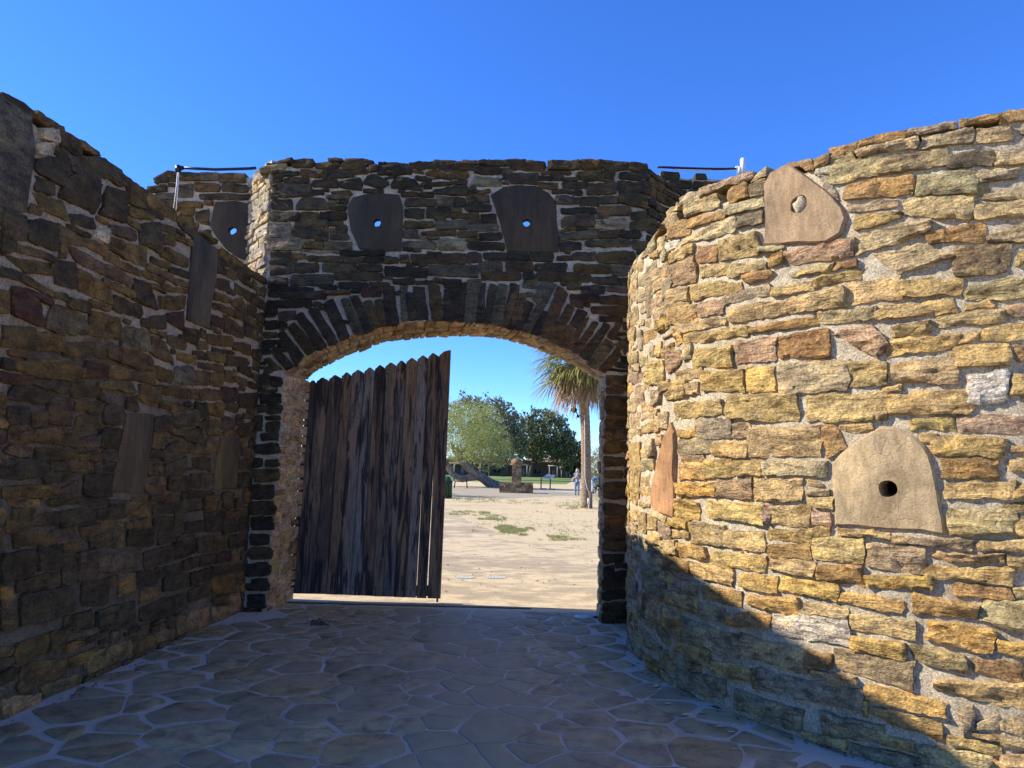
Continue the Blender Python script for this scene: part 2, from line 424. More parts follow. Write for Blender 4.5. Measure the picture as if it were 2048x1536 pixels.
# ================================================================== CURVED WALL (right)
CX, CY, RAD = 4.46, 6.61, 3.30
def cyl_hit(px, py):
    d = ray(px, py); a = d[0]**2+d[1]**2; b = -2*(d[0]*CX+d[1]*CY); c = CX*CX+CY*CY-RAD*RAD
    D = b*b-4*a*c
    if D < 0: D = 0
    t = (-b-math.sqrt(D))/2/a; P = EYE+d*t
    return np.array([RAD*math.atan2(-(P[1]-CY), -(P[0]-CX)), P[2]])
def cyl_map(u, v, h):
    f = np.asarray(u)/RAD; r = RAD+np.asarray(h)
    return np.stack([CX-r*np.cos(f), CY-r*np.sin(f), np.asarray(v)+0*f], -1)
T_SUN = [
 (1240, 200, 2.535, [
 (410,455,482,690,372,405,'m'),(320,500,535,412,465,500,'t'),(1075,250,300,1205,222,268,'b'),(1220,215,250,1455,165,200,'b'),(1462,165,188,1705,122,150,'g'),(1720,120,152,1915,78,110,'b'),(1920,78,125,2048,45,92,'b'),(2055,45,95,2250,20,70,'b'),
 (858,320,975,304,986,362,885,337,'b'),(988,312,352,1072,280,330,'b'),(1000,356,380,1072,336,372,'w'),(1005,385,1062,398,1125,500,1078,500,'g'),(700,385,420,760,350,395,'g'),(1225,265,295,1510,205,250,'t'),(1535,188,250,1780,160,225,'g'),(1785,165,240,1985,145,215,'t'),(1075,302,335,1200,272,312,'t'),(1075,345,430,1330,300,385,'t'),(1330,312,380,1660,258,340,'g'),
 (1660,285,350,1900,262,338,'d'),(1910,275,345,2048,265,310,'t'),(350,535,592,515,480,545,'t'),(565,460,525,670,425,490,'b'),(675,440,500,755,410,470,'d'),(360,610,652,545,560,600,'b'),(550,540,580,740,500,548,'g'),
 (605,590,655,730,570,628,'d'),(325,705,732,600,590,672,'t'),(1155,445,500,1320,405,490,'b'),(1325,405,490,1490,390,480,'b'),(1510,395,490,1810,370,478,'g'),(1815,378,420,2010,362,398,'t'),(1165,535,565,1415,505,540,'t'),
 (1760,490,505,1870,430,460,'o'),(1835,488,512,2048,430,490,'t'),(1445,512,592,1790,500,610,'t'),(1802,540,600,2048,505,602,'t'),(1200,590,660,1425,568,608,'o'),(265,620,705,370,608,690,'b'),(1205,690,790,1580,615,670,'t'),
 (1560,690,732,1850,625,722,'b'),(1862,700,725,2048,625,722,'g'),(260,790,832,385,735,772,'o'),(410,745,832,500,735,825,'b'),(515,720,820,715,675,790,'o'),(835,782,842,1200,712,790,'m'),(762,790,840,832,770,835,'b'),(725,745,780,830,738,758,'g'),
 (1290,790,1530,735,1690,800,1420,890,'t'),(1700,750,890,1975,730,880,'d'),(2020,770,840,2120,765,840,'o'),(260,852,950,400,788,920,'m'),(420,850,905,550,835,890,'o'),(555,840,900,755,820,865,'t'),(650,892,930,780,868,905,'b'),
 (880,872,895,1085,835,865,'o'),(1095,835,860,1210,810,845,'b'),(1005,912,950,1235,860,905,'o'),(375,935,1015,630,925,975,'o'),(545,1002,1035,775,938,988,'g'),(778,962,1000,1000,922,955,'o'),(865,1010,1080,1150,950,1050,'o'),(1155,930,1045,1430,900,1010,'o'),
 (1435,918,1000,1730,910,990,'o'),(1750,952,1015,2048,890,1005,'t'),(255,970,1060,360,950,1040,'t'),(565,1065,1132,860,1020,1085,'o'),(408,1035,1100,540,1010,1080,'m'),(1018,1082,1135,1305,1062,1110,'t'),(1300,1062,1112,1700,1015,1080,'o'),
 (1748,1048,1070,1885,1022,1050,'o'),(1605,1105,1150,1940,1065,1132,'o'),(1940,1060,1102,2048,1035,1100,'m'),(260,1062,1140,400,1032,1120,'o'),(282,1150,1190,550,1105,1138,'t'),(672,1160,1180,1010,1095,1142,'b'),(342,1198,1240,660,1150,1192,'o'),(1390,1160,1205,1580,1130,1190,'o'),
 (1842,1165,1225,2048,1130,1205,'o'),(1728,1195,1240,1825,1175,1225,'o'),(597,1232,1340,805,1205,1312,'m'),(818,1200,1310,1070,1160,1312,'b'),(1085,1185,1290,1148,1370,1245,1310,1308,'m'),(1372,1225,1302,1720,1190,1255,'o'),(1705,1252,1345,1975,1238,1345,'o'),
 (200,1120,1180,255,1110,1160,'y'),(390,1268,1355,585,1250,1350,'o'),(2005,1252,1328,2100,1240,1330,'b'),(822,1340,1490,1165,1322,1470,'t'),(1170,1335,1455,1360,1325,1450,'o'),(1388,1355,1430,1710,1290,1440,'t'),(658,1355,1475,795,1350,1480,'y'),(437,1382,1470,640,1370,1480,'o'),
 (300,1382,1420,430,1355,1410,'o'),(1345,1472,1490,1430,1445,1475,'o'),(1765,1400,1540,1960,1370,1530,'w'),(1985,1402,1490,2100,1382,1530,'o'),(252,1440,1520,350,1420,1500,'o'),(357,1440,1490,415,1435,1482,'o')]),
 (1240, 800, 2.535, [
 (290,22,100,530,2,72,'o'),(557,-20,95,912,-25,112,'o'),(958,-25,105,1362,-30,102,'o'),(1372,-18,70,1785,-52,75,'o'),(1482,100,150,1705,95,152,'o'),(1726,87,160,2048,78,168,'m'),(1118,132,160,1280,125,155,'o'),(397,105,195,575,100,190,'g'),(580,128,190,662,122,188,'t'),
 (665,145,288,1025,140,280,'t'),(1012,132,1088,124,1162,235,1065,292,'b'),(1532,178,215,1600,175,222,'o'),(1592,182,275,1955,195,285,'o'),(1987,235,270,2100,230,275,'o'),(307,155,190,400,152,185,'y'),(308,210,275,475,202,265,'g'),(482,217,285,655,212,290,'o'),
 (325,282,310,440,280,312,'m'),(312,322,402,440,317,400,'y'),(442,305,390,588,305,385,'o'),(597,307,380,720,305,380,'o'),(737,312,372,1060,310,380,'t'),(1637,302,385,1925,307,400,'b'),(1982,302,360,2100,300,360,'o'),(307,422,488,500,422,488,'y'),(507,410,490,675,405,500,'m'),
 (692,397,502,935,402,510,'o'),(967,465,485,1065,460,485,'t'),(967,492,530,1088,490,552,'o'),(1652,420,495,2000,420,497,'o'),(2012,432,500,2100,435,500,'o'),(297,502,590,412,520,605,'y'),(452,517,585,750,532,630,'o'),(752,522,600,775,530,628,'m'),
 (782,545,622,972,530,640,'o'),(987,570,625,1070,575,638,'m'),(1667,545,680,2000,555,680,'t'),(1948,527,555,2100,530,565,'o'),(2008,592,690,2100,590,690,'o'),(262,602,630,362,610,650,'y'),(372,622,722,540,637,735,'t'),(542,662,740,745,667,765,'o'),(767,652,700,980,657,735,'o'),(767,730,790,980,745,800,'b'),
 (967,647,688,1070,647,688,'o'),(992,700,800,1240,702,822,'o'),(1117,652,678,1370,672,705,'o'),(1387,687,715,1470,692,720,'o'),(1477,697,730,1790,707,755,'m'),(1822,712,750,2048,715,760,'o'),(1257,732,840,1555,742,880,'t'),(227,712,770,302,722,780,'o'),(312,722,790,450,752,808,'o'),
 (467,767,830,755,792,875,'o'),(777,800,860,995,822,885,'o'),(1602,777,805,1945,782,820,'o'),(1968,792,850,2048,777,850,'o'),(1012,842,900,1240,837,940,'b'),(1562,842,890,1990,852,940,'o'),(1252,892,930,1600,892,960,'y'),(382,825,882,590,862,945,'o'),(627,882,942,810,902,975,'y'),
 (827,892,960,1115,932,1010,'y'),(1692,932,985,1975,962,1005,'b'),(1995,952,990,2100,962,1000,'o'),(217,775,835,375,830,875,'b'),(255,972,1030,410,992,1085,'o'),(432,942,1005,630,972,1045,'b'),(672,992,1042,915,1002,1085,'y'),(1127,972,1012,1440,1012,1080,'y'),(1487,977,1072,1815,1042,1102,'y'),
 (1837,1012,1112,2048,1012,1165,'t'),(422,1035,1100,545,1062,1120,'t'),(552,1077,1132,775,1082,1160,'b'),(917,1022,1075,1170,1052,1105,'t'),(1182,1082,1152,1505,1122,1212,'o'),(1562,1112,1202,1895,1172,1282,'y'),(787,1092,1182,1172,1112,1240,'w'),(237,1082,1150,325,1112,1200,'b'),
 (332,1105,1210,610,1192,1310,'g'),(617,1177,1282,960,1272,1380,'o'),(1922,1217,1272,2048,1242,1320,'y'),(1182,1197,1252,1450,1232,1315,'y'),(1477,1232,1312,1755,1292,1385,'t'),(957,1267,1360,1080,1292,1350,'b'),(1098,1262,1342,1495,1332,1475,'m'),(1787,1312,1362,2025,1332,1425,'b'),
 (297,1217,1272,470,1272,1350,'o'),(477,1317,1372,680,1362,1440,'o'),(337,1327,1352,420,1347,1370,'o'),(992,1372,1402,1210,1397,1440,'o'),(705,1357,1460,898,1402,1512,'g'),(902,1405,1512,1235,1470,1560,'g'),(302,1362,1452,545,1412,1502,'g'),(690,1355,1450,703,1360,1455,'o'),
 (105,690,770,210,760,830,'g'),(130,850,980,230,880,1020,'g'),(150,1030,1100,228,1090,1180,'t')]),
 (1648, 1230, 5.02, [
 (480,900,985,1190,1070,1255,'o'),(420,680,820,1240,880,1020,'y'),(1115,640,720,2008,700,1000,'o'),(1380,920,1180,1510,910,1185,'t'),(1565,1080,1120,1760,1000,1130,'t'),(1770,1010,1140,2100,1060,1270,'m'),(1515,1170,1190,1750,1220,1255,'o'),(1775,1225,1280,2100,1300,1370,'o'),
 (1255,1190,1260,1775,1320,1390,'o'),(1780,1400,1500,2100,1400,1530,'o'),(980,1290,1450,1690,1400,1560,'t'),(600,1190,1290,920,1270,1350,'o'),(0,970,1150,605,1110,1280,'g'),(0,1190,1260,240,1280,1335,'o'),(290,1290,1400,990,1430,1560,'g'),(405,870,1020,440,870,1030,'o'),
 (1700,1420,1440,1790,1500,1540,'o')]),
 (1150, 1180, 3.7236, [
 (720,725,800,985,840,885,'g'),(1010,845,930,1200,930,985,'g'),(1210,735,860,1710,890,1070,'g'),(1005,845,915,1400,1000,1030,'t'),(720,650,700,790,670,715,'t'),(660,440,560,775,480,620,'o'),(540,300,420,655,430,480,'t'),(630,250,330,720,330,400,'g'),(840,540,570,950,570,600,'o'),
 (1720,1040,1080,2040,1120,1180,'o'),(1480,1040,1060,1800,1130,1160,'t'),(590,20,170,665,60,230,'t'),(520,60,180,580,130,220,'b'),(480,230,280,550,300,370,'t'),(660,590,690,715,620,730,'t')]),
 (1240, 380, 5.12, [
 (650,90,150,820,15,80,'t'),(510,230,280,612,125,200,'t'),(515,300,390,635,230,320,'t'),(400,470,500,520,260,330,'b'),(310,570,655,385,465,590,'g'),(245,690,720,310,600,650,'t'),(345,670,705,410,620,690,'o'),(415,500,640,490,470,580,'t'),(460,610,740,510,540,700,'g'),(505,560,640,635,520,560,'w'),
 (550,640,690,770,560,600,'o'),(520,710,755,700,640,700,'t'),(385,840,1060,525,750,920,'t'),(285,800,1310,385,720,1300,'g'),(200,770,860,255,720,830,'t'),(125,900,1000,200,850,990,'t'),(205,900,990,285,860,970,'g'),(120,1030,1180,200,1000,1120,'t'),(190,1050,1150,285,1000,1120,'t'),(395,1050,1200,470,1010,1180,'t'),
 (465,990,1120,565,880,1060,'g'),(520,1080,1200,640,1010,1150,'o'),(640,1060,1140,730,1040,1130,'t'),(450,1180,1300,530,1150,1290,'g'),(405,1370,1440,490,1290,1420,'y'),(365,1230,1350,440,1190,1300,'t'),(130,1260,1400,205,1180,1360,'t'),(240,1130,1270,285,1110,1250,'t'),(115,1440,1536,175,1400,1530,'o'),(210,1330,1400,275,1300,1370,'t')]),
 (1240, 660, 5.12, [
 (385,180,280,445,120,280,'y'),(465,210,290,570,130,200,'o'),(525,260,450,655,215,340,'m'),(320,340,560,475,320,540,'o'),(610,450,510,860,390,450,'o'),(505,650,720,700,530,650,'o'),(710,555,660,835,550,650,'o'),(435,560,650,520,510,600,'t'),(345,640,760,435,600,740,'t'),(245,750,920,355,740,900,'t'),
 (190,700,770,265,650,740,'m'),(435,850,1010,505,840,1000,'t'),(240,1000,1060,425,900,1030,'o'),(170,580,690,310,560,620,'t'),(130,860,1020,220,830,990,'t'),(120,1180,1740,225,1150,1730,'o'),(230,1240,1300,320,1170,1300,'o'),(330,1150,1310,385,1120,1290,'t'),(230,1340,1450,380,1330,1430,'g'),(120,1030,1110,230,1010,1080,'t'),
 (130,260,350,205,230,330,'t'),(225,270,370,300,250,350,'t'),(150,370,420,230,340,420,'t'),(150,460,550,240,430,540,'m'),(115,720,840,180,700,830,'t'),(320,170,270,365,160,260,'g'),(205,90,200,255,80,190,'g'),(120,20,100,175,0,90,'t'),(195,20,90,250,0,80,'g')]),
 (1240, 940, 5.12, [
 (230,180,310,340,180,310,'o'),(235,80,160,330,60,150,'o'),(200,420,640,295,440,660,'t'),(300,450,600,400,480,610,'o'),(345,390,440,500,480,540,'t'),(430,540,690,560,600,690,'m'),(570,620,680,740,640,700,'o'),(480,720,800,600,720,850,'o'),(330,650,750,440,690,770,'o'),(120,420,520,210,400,510,'o'),
 (125,540,620,195,560,650,'t'),(490,850,960,760,960,1070,'b'),(440,1000,1090,600,1080,1180,'o'),(600,1100,1200,820,1150,1250,'t'),(380,850,960,470,900,1000,'t'),(310,860,1060,370,900,1090,'g'),(195,900,1100,290,920,1160,'g'),(370,1060,1200,500,1150,1260,'g'),(250,1210,1500,340,1260,1530,'d'),(350,1210,1420,460,1290,1530,'t'),
 (530,1240,1380,820,1300,1470,'o'),(480,1400,1500,650,1480,1530,'t'),(140,820,900,230,830,920,'t'),(130,1130,1300,190,1140,1330,'g')]),
]
cw_top = 3.60
def cw_default(c, r): return r.choice('ootty') if c[1] > 1000 else r.choice('oottgb')
sun_items = tiles(T_SUN, cyl_hit, cw_default, 3, True)
HOLE_CW = cyl_hit(1779, 975); HOLE_CU = cyl_hit(1604, 412)
# mortar core: a thick ring of rough mortar, front grid displaced
ua, ub, va, vb = RAD*-1.5, RAD*2.0, -.15, cw_top
nu_, nv_ = 330, 110
uu, vv = np.meshgrid(np.linspace(ua, ub, nu_+1), np.linspace(va, vb, nv_+1))
hh = .012+.009*fbm(uu*16, vv*16, 21, 3)+.007*fbm(uu*4, vv*4, 22, 2)
Vf = cyl_map(uu.ravel(), vv.ravel(), hh.ravel()); idx = np.arange((nu_+1)*(nv_+1)).reshape(nv_+1, nu_+1)
Fc = []
for i in range(nv_):
    for j in range(nu_):
        uc, vc = uu[i, j]+.02, vv[i, j]+.017
        if (uc-HOLE_CW[0])**2+(vc-HOLE_CW[1])**2 < .1**2: continue
        Fc.append((idx[i, j], idx[i, j+1], idx[i+1, j+1], idx[i+1, j]))
Vb = cyl_map(uu[[0, -1]].ravel(), vv[[0, -1]].ravel(), np.full(2*(nu_+1), -.55)); n0 = len(Vf)
for j in range(nu_):
    Fc.append((idx[-1, j], idx[-1, j+1], n0+nu_+1+j+1, n0+nu_+1+j)); Fc.append((n0+j, n0+j+1, n0+nu_+1+j+1, n0+nu_+1+j))
for j in (0, nu_):
    Fc.append((idx[0, j], idx[-1, j], n0+nu_+1+j, n0+j))
curved = mesh_obj('curved_stone_wall', np.vstack([Vf, Vb]), Fc, MAT['mortar_sun'], smooth=True, sharp=50)
tag(curved, 'sunlit golden rubble wall curving round on the right with pale grainy mortar and two big loophole slabs', 'stone wall')
occ = Occ(-1.6, 4.4, .0, cw_top-.02)
for Q, k in sun_items: occ.poly(Q, .02)
up_px = [(1532,492),(1538,440),(1535,372),(1546,348),(1570,333),(1584,330),(1640,372),(1672,397),(1690,418),(1697,440),(1688,470),(1660,486),(1610,488)]
low_px = [(1669,926),(1685,908),(1706,890),(1735,871),(1765,854),(1785,852),(1808,858),(1832,873),(1850,890),(1862,908),(1871,938),(1881,985),(1893,1068),(1832,1060),(1674,1050),(1671,990)]
post_px = [(1312,1010),(1318,950),(1335,885),(1349,844),(1356,865),(1356,930),(1353,1035),(1340,1032),(1322,1022)]
P1 = slab('loophole_slab', curved, up_px, cyl_hit, cyl_map, (.28, .195, .112), MAT['slab'], (1604, 412), .062, .05, label='brown pointed slab set under the top edge, its round hole plugged with pale mortar', seed=3)
P2 = slab('loophole_slab', curved, low_px, cyl_hit, cyl_map, (.345, .26, .148), MAT['slab'], (1779, 977), .05, .045, -.13, label='large smooth tan slab with a dark round loophole in its middle', seed=5)
P3 = slab('upright_slab', curved, post_px, cyl_hit, cyl_map, (.36, .2, .095), MAT['slab'], None, prot=.06, label='narrow upright reddish slab ending in a point', seed=6)
mb = MB(); c3 = cyl_map(np.array([HOLE_CU[0]+.008]), np.array([HOLE_CU[1]-.008]), np.array([.018]))[0]
mb.ball(c3, (.055, .05, .055), 12, 8, .3, 4); mb.obj('mortar_plug', MAT['mortar_sun'], parent=curved)
for P in (P1, P2, P3): occ.poly(P, .02)
rr = np.random.default_rng(5)
fills = occ.fill((.09, .15), (.16, .42), .035, 1, .08)+occ.fill((.05, .07), (.1, .25), .03, 2, .07, .1)
for Q in fills:
    c = Q.mean(0); sun_items.append((Q, rr.choice(list('ooytgtmb'))))
# coping above the core where nothing was traced
items = []
for i, (Q, k) in enumerate(sun_items):
    far = Q[:, 0].mean() < .35
    top = Q[:, 1].mean() > cw_top-.06
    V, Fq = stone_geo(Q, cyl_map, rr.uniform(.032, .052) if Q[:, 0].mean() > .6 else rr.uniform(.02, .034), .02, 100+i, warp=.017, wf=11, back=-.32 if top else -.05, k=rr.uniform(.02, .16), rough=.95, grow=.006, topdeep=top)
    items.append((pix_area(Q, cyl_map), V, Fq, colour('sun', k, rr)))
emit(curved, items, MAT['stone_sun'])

# ================================================================== LEFT WALL
LA, LB = np.array([-3.07, 4.56]), np.array([-2.86, 7.88]); LD = (LB-LA)/np.linalg.norm(LB-LA); LN = np.array([LD[1], -LD[0]])
def plane_fns(A, D, Nn):
    A3, D3, N3 = np.array([*A, 0.]), np.array([*D, 0.]), np.array([*Nn, 0.])
    def hit(px, py):
        d = ray(px, py); t = ((A3-EYE)@N3)/(d@N3); P = EYE+d*t
        return np.array([(P-A3)@D3, P[2]])
    def mp(u, v, h):
        u, v, h = np.asarray(u), np.asarray(v), np.asarray(h)
        return A3+u[..., None]*D3+h[..., None]*N3+v[..., None]*np.array([0, 0, 1.])
    return hit, mp
lw_hit, lw_map = plane_fns(LA, LD, LN)
T_LEFT = [
 (0, 150, 3.657, [
 (245,268,322,460,392,455,'b'),(290,385,460,410,390,490,'w'),(260,512,580,368,500,588,'w'),(440,410,525,570,470,590,'d'),(572,472,505,715,570,592,'b'),(362,505,560,505,585,612,'d'),(262,625,700,480,592,830,'d'),(502,590,700,718,605,795,'d'),(702,598,725,880,702,810,'d'),
 (242,742,840,368,790,880,'d'),(492,715,728,800,690,1015,412,900,'d'),(782,818,912,850,898,1085,717,1010,'d'),(232,862,430,930,495,1070,292,980,'b'),(872,722,792,950,772,812,'b'),(922,772,862,1080,862,950,'b'),(1055,862,960,1280,992,1060,'o'),(922,852,922,1045,932,980,'b'),
 (927,952,1022,1110,1042,1058,'b'),(1042,922,1010,1190,1002,1058,'d'),(922,1032,1082,1008,1082,1130,'b'),(1002,1090,1230,1165,1082,1300,'d'),(1175,1092,1132,1268,1132,1160,'b'),(1190,1162,1232,1260,1182,1250,'b'),(1302,1035,1102,1430,1112,1200,'d'),(1280,1162,1202,1388,1212,1250,'b'),
 (1202,1262,1340,1368,1342,1410,'b'),(1285,1000,1060,1420,1100,1130,'b'),(1592,1262,1332,1760,1372,1420,'b'),(1752,1372,1422,1950,1500,1540,'b'),(0,120,200,235,265,330,'d')]),
 (0, 380, 5.12, [
 (0,242,460,243,265,518,'d'),(267,302,520,590,342,622,'d'),(0,472,660,118,512,620,'d'),(137,552,620,560,682,720,'b'),(42,672,488,748,480,868,240,832,'b'),(0,762,880,212,862,920,'d'),(497,742,860,552,742,860,'d'),(555,715,955,768,745,1000,'d'),(592,352,530,828,502,575,'b'),(672,352,390,888,452,480,'d'),
 (712,257,330,930,290,400,'d'),(942,342,470,1110,412,540,'w'),(1122,352,440,1375,422,528,'m'),(842,472,560,1070,572,678,'b'),(602,542,690,655,552,690,'b'),(665,565,1338,905,1328,988,762,740,'m'),(1072,482,590,1250,532,680,'b'),(1252,552,690,1478,582,790,'b'),(1062,622,700,1195,692,775,'b'),
 (1197,712,790,1430,832,880,'b'),(212,872,920,540,1042,1090,'b'),(282,1012,1050,518,1122,1190,'r'),(92,975,330,1045,438,1418,92,1255,'r'),(542,1052,1092,678,1082,1130,'b'),(777,812,1020,955,902,1108,'y'),(962,912,1108,1128,1012,1160,'y'),(1042,912,970,1368,1042,1110,'b'),(682,1102,1180,888,1152,1268,'b'),
 (542,1155,860,1292,878,1488,442,1430,'g'),(912,1142,1190,1118,1182,1230,'b'),(902,1235,1480,1208,1302,1532,'y'),(1142,1085,1230,1418,1192,1310,'d'),(1347,905,1130,1536,962,1190,'d'),(0,1375,1600,328,1422,1618,'b'),(342,1465,1640,638,1492,1635,'y'),(1217,1405,1618,1498,1435,1645,'g')]),
 (260, 500, 5.12, [
 (312,5,588,132,570,182,310,62,'b'),(202,72,122,383,152,193,'b'),(142,152,200,428,262,320,'b'),(387,172,220,573,232,288,'d'),(97,218,260,328,312,348,'b'),(432,292,340,573,332,380,'b'),(322,352,400,558,412,450,'b'),(187,342,370,343,402,440,'b'),(22,285,180,342,280,618,22,500,'d'),(302,485,600,553,482,618,'y'),
 (112,705,790,353,665,800,'d'),(372,652,720,540,642,828,'r'),(872,62,240,948,102,258,'d'),(972,85,1225,252,1228,308,962,160,'d'),(952,182,260,1078,252,308,'b'),(842,295,380,998,322,428,'d'),(1092,252,290,1233,342,388,'d'),(1062,342,420,1218,442,518,'d'),(982,372,440,1068,422,458,'d'),(842,422,500,1000,492,540,'b'),
 (1022,528,1130,482,1178,668,1032,562,'b'),(832,542,590,1148,652,718,'b'),(1152,655,720,1368,782,860,'b'),(1202,562,690,1278,562,690,'d'),(1287,662,720,1378,642,780,'d'),(1292,382,450,1398,402,488,'b'),(1232,432,540,1393,562,628,'d'),(952,665,830,1148,802,908,'d'),(807,662,760,933,702,798,'r'),
 (542,792,860,698,832,918,'d'),(777,862,960,1038,902,988,'b'),(1042,945,1010,1228,962,1083,'b'),(372,872,970,553,932,1028,'m'),(502,862,910,668,912,960,'d'),(682,942,1010,773,952,1013,'b'),(0,772,1000,153,852,1038,'g'),(202,882,330,932,448,1188,182,1042,'b'),(472,1055,1130,653,1082,1178,'o'),
 (642,1032,1100,773,1062,1128,'d'),(782,1042,1120,943,1072,1153,'b'),(832,1002,1040,1058,1042,1068,'d'),(692,1152,1200,943,1192,1253,'b'),(962,1082,1190,1198,1112,1168,'d'),(1102,1172,1240,1228,1202,1308,'d'),(442,1212,1350,628,1192,1388,'g'),(637,1242,1370,788,1242,1388,'b'),(802,1262,1380,943,1272,1393,'b'),
 (222,1182,1310,423,1252,1368,'b'),(0,1062,1210,213,1132,1238,'b'),(0,1252,1330,213,1292,1383,'b'),(1242,1012,1110,1368,1022,1158,'d'),(1042,1292,1340,1188,1332,1398,'b'),(962,1242,1340,1038,1242,1358,'b'),(1202,1352,1400,1318,1392,1438,'d'),(1242,1262,1310,1318,1292,1368,'b'),
 (82,1392,1536,278,1422,1558,'o'),(232,1392,1450,548,1422,1518,'b'),(572,1432,1500,698,1422,1534,'b'),(702,1432,1536,928,1432,1534,'b'),(932,1402,1540,1098,1422,1558,'r')]),
 (0, 680, 5.12, [
 (642,22,160,1078,52,178,'b'),(1082,42,190,1536,152,318,'b'),(72,112,150,248,142,178,'o'),(0,182,280,108,222,298,'d'),(127,222,300,233,232,308,'y'),(237,192,340,748,242,418,'y'),(752,262,390,848,292,418,'b'),(852,222,380,1108,262,388,'r'),(1102,262,390,1318,312,408,'b'),(1332,312,400,1560,342,458,'b'),
 (0,342,420,318,382,448,'r'),(332,392,460,688,442,558,'d'),(132,458,488,552,478,648,62,598,'d'),(712,442,580,983,472,588,'b'),(987,432,480,1328,432,538,'b'),(987,502,600,1068,572,628,'b'),(1412,462,620,1560,482,668,'o'),(72,692,870,283,692,878,'d'),(302,742,880,488,742,868,'b'),(482,612,850,698,592,878,'m'),
 (752,642,710,868,632,718,'b'),(877,652,750,1028,652,758,'b'),(1047,662,860,1243,662,858,'m'),(782,785,988,782,1048,888,742,958,'b'),(57,885,1040,303,892,1048,'b'),(322,922,1040,588,912,1078,'b'),(602,922,970,743,932,968,'b'),(607,992,1080,798,1012,1098,'b'),(802,1012,1080,998,972,1098,'m'),
 (1002,912,1100,1205,902,1108,'d'),(102,1072,308,1122,288,1203,22,1140,'m'),(352,1112,1220,768,1142,1218,'b'),(782,1152,1220,1023,1142,1238,'b'),(1037,1142,1230,1173,1152,1238,'d'),(0,1202,1400,468,1242,1408,'d'),(502,1252,1320,668,1242,1328,'d'),(682,1225,1330,918,1262,1348,'b'),(932,1262,1340,1148,1262,1358,'m'),
 (422,1362,1460,688,1372,1428,'d'),(0,1492,1618,558,1502,1598,'b'),(582,1525,1600,788,1442,1598,'m'),(837,1382,1598,1108,1382,1598,'d')]),
 (260, 780, 5.12, [
 (292,102,170,408,132,188,'b'),(417,152,230,518,152,228,'o'),(232,285,420,423,282,425,'d'),(435,235,360,675,195,368,'g'),(662,125,280,768,142,288,'d'),(782,152,230,938,132,278,'y'),(1092,45,180,1308,32,183,'d'),(412,382,450,543,402,478,'b'),(562,405,718,412,748,558,552,518,'d'),(682,345,390,788,295,398,'d'),
 (792,312,390,913,312,388,'b'),(922,265,400,1058,292,398,'m'),(767,402,460,918,412,468,'b'),(942,422,470,1068,412,468,'y'),(1077,405,460,1238,318,478,'d'),(477,525,620,753,602,658,'b'),(762,502,640,888,512,638,'m'),(217,452,590,338,472,598,'b'),(327,602,730,478,535,678,'d'),(192,622,690,318,632,688,'d'),
 (172,732,860,328,732,868,'b'),(342,772,880,563,685,838,'d'),(642,705,780,808,692,818,'d'),(372,892,1030,608,872,1018,'d'),(617,855,990,703,852,998,'d'),(712,852,1000,828,852,988,'m'),(147,892,1050,338,892,1058,'m'),(1112,502,590,1198,512,578,'b'),(1102,712,800,1218,712,808,'d'),(1092,852,1000,1218,852,998,'d'),
 (0,1112,1290,188,1102,1298,'b'),(202,1082,1140,338,1082,1148,'d'),(352,1082,1130,488,1078,1128,'b'),(512,1042,1110,838,1032,1068,'d'),(217,1182,1270,478,1152,1258,'d'),(492,1122,1260,708,1112,1228,'d'),(732,1092,1230,918,1072,1208,'b'),(932,1042,1210,1043,1042,1208,'d'),(1072,1112,1200,1138,1112,1198,'d'),
 (0,1342,1410,188,1322,1398,'b'),(232,1312,1430,418,1302,1418,'d'),(442,1282,1480,528,1282,1448,'d'),(542,1362,1460,743,1332,1448,'d'),(757,1252,1450,948,1242,1438,'d'),(962,1242,1320,1148,1232,1288,'d'),(942,1352,1470,1098,1322,1438,'d'),(1117,1282,1440,1188,1262,1418,'d')]),
 (0, 960, 5.12, [
 (77,217,265,368,217,268,'o'),(122,292,440,338,282,458,'b'),(37,402,520,288,442,518,'b'),(312,372,470,588,332,458,'d'),(602,322,470,958,292,438,'d'),(482,192,250,778,182,248,'d'),(782,182,250,1088,192,258,'d'),(1097,202,280,1258,212,278,'d'),(962,302,390,1248,292,398,'d'),(1257,212,370,1518,202,368,'b'),
 (122,542,690,488,522,648,'b'),(497,512,640,773,482,638,'m'),(792,492,580,898,472,578,'o'),(902,472,680,1258,432,678,'b'),(1292,512,680,1560,472,668,'d'),(1267,452,500,1518,412,458,'b'),(622,652,720,813,632,718,'b'),(0,762,1060,338,722,968,'d'),(367,692,930,623,662,898,'d'),(622,792,1070,778,762,1048,'d'),
 (782,742,1040,968,692,988,'m'),(982,775,940,1428,715,928,'m'),(162,1042,1150,588,942,1068,'d'),(192,1172,1500,708,1092,1348,'d'),(832,1042,1290,1098,1002,1258,'d'),(1102,992,1080,1178,982,1058,'b'),(1187,982,1180,1358,962,1148,'o'),(0,1092,1320,98,1102,1238,'o'),(1372,952,1100,1600,912,1048,'d'),
 (642,1402,1536,918,1332,1498,'d'),(972,1342,1536,1368,1232,1498,'d'),(0,1352,1536,138,1332,1534,'b')]),
 (260, 1020, 5.12, [
 (272,222,340,428,202,318,'d'),(442,292,370,648,262,328,'d'),(432,382,500,638,352,448,'d'),(672,292,440,818,262,418,'d'),(832,282,410,968,252,398,'b'),(1002,272,390,1158,242,358,'d'),(112,432,600,428,372,518,'d'),(532,522,610,688,472,568,'d'),(692,482,570,848,452,548,'d'),(862,452,540,1008,422,518,'r'),
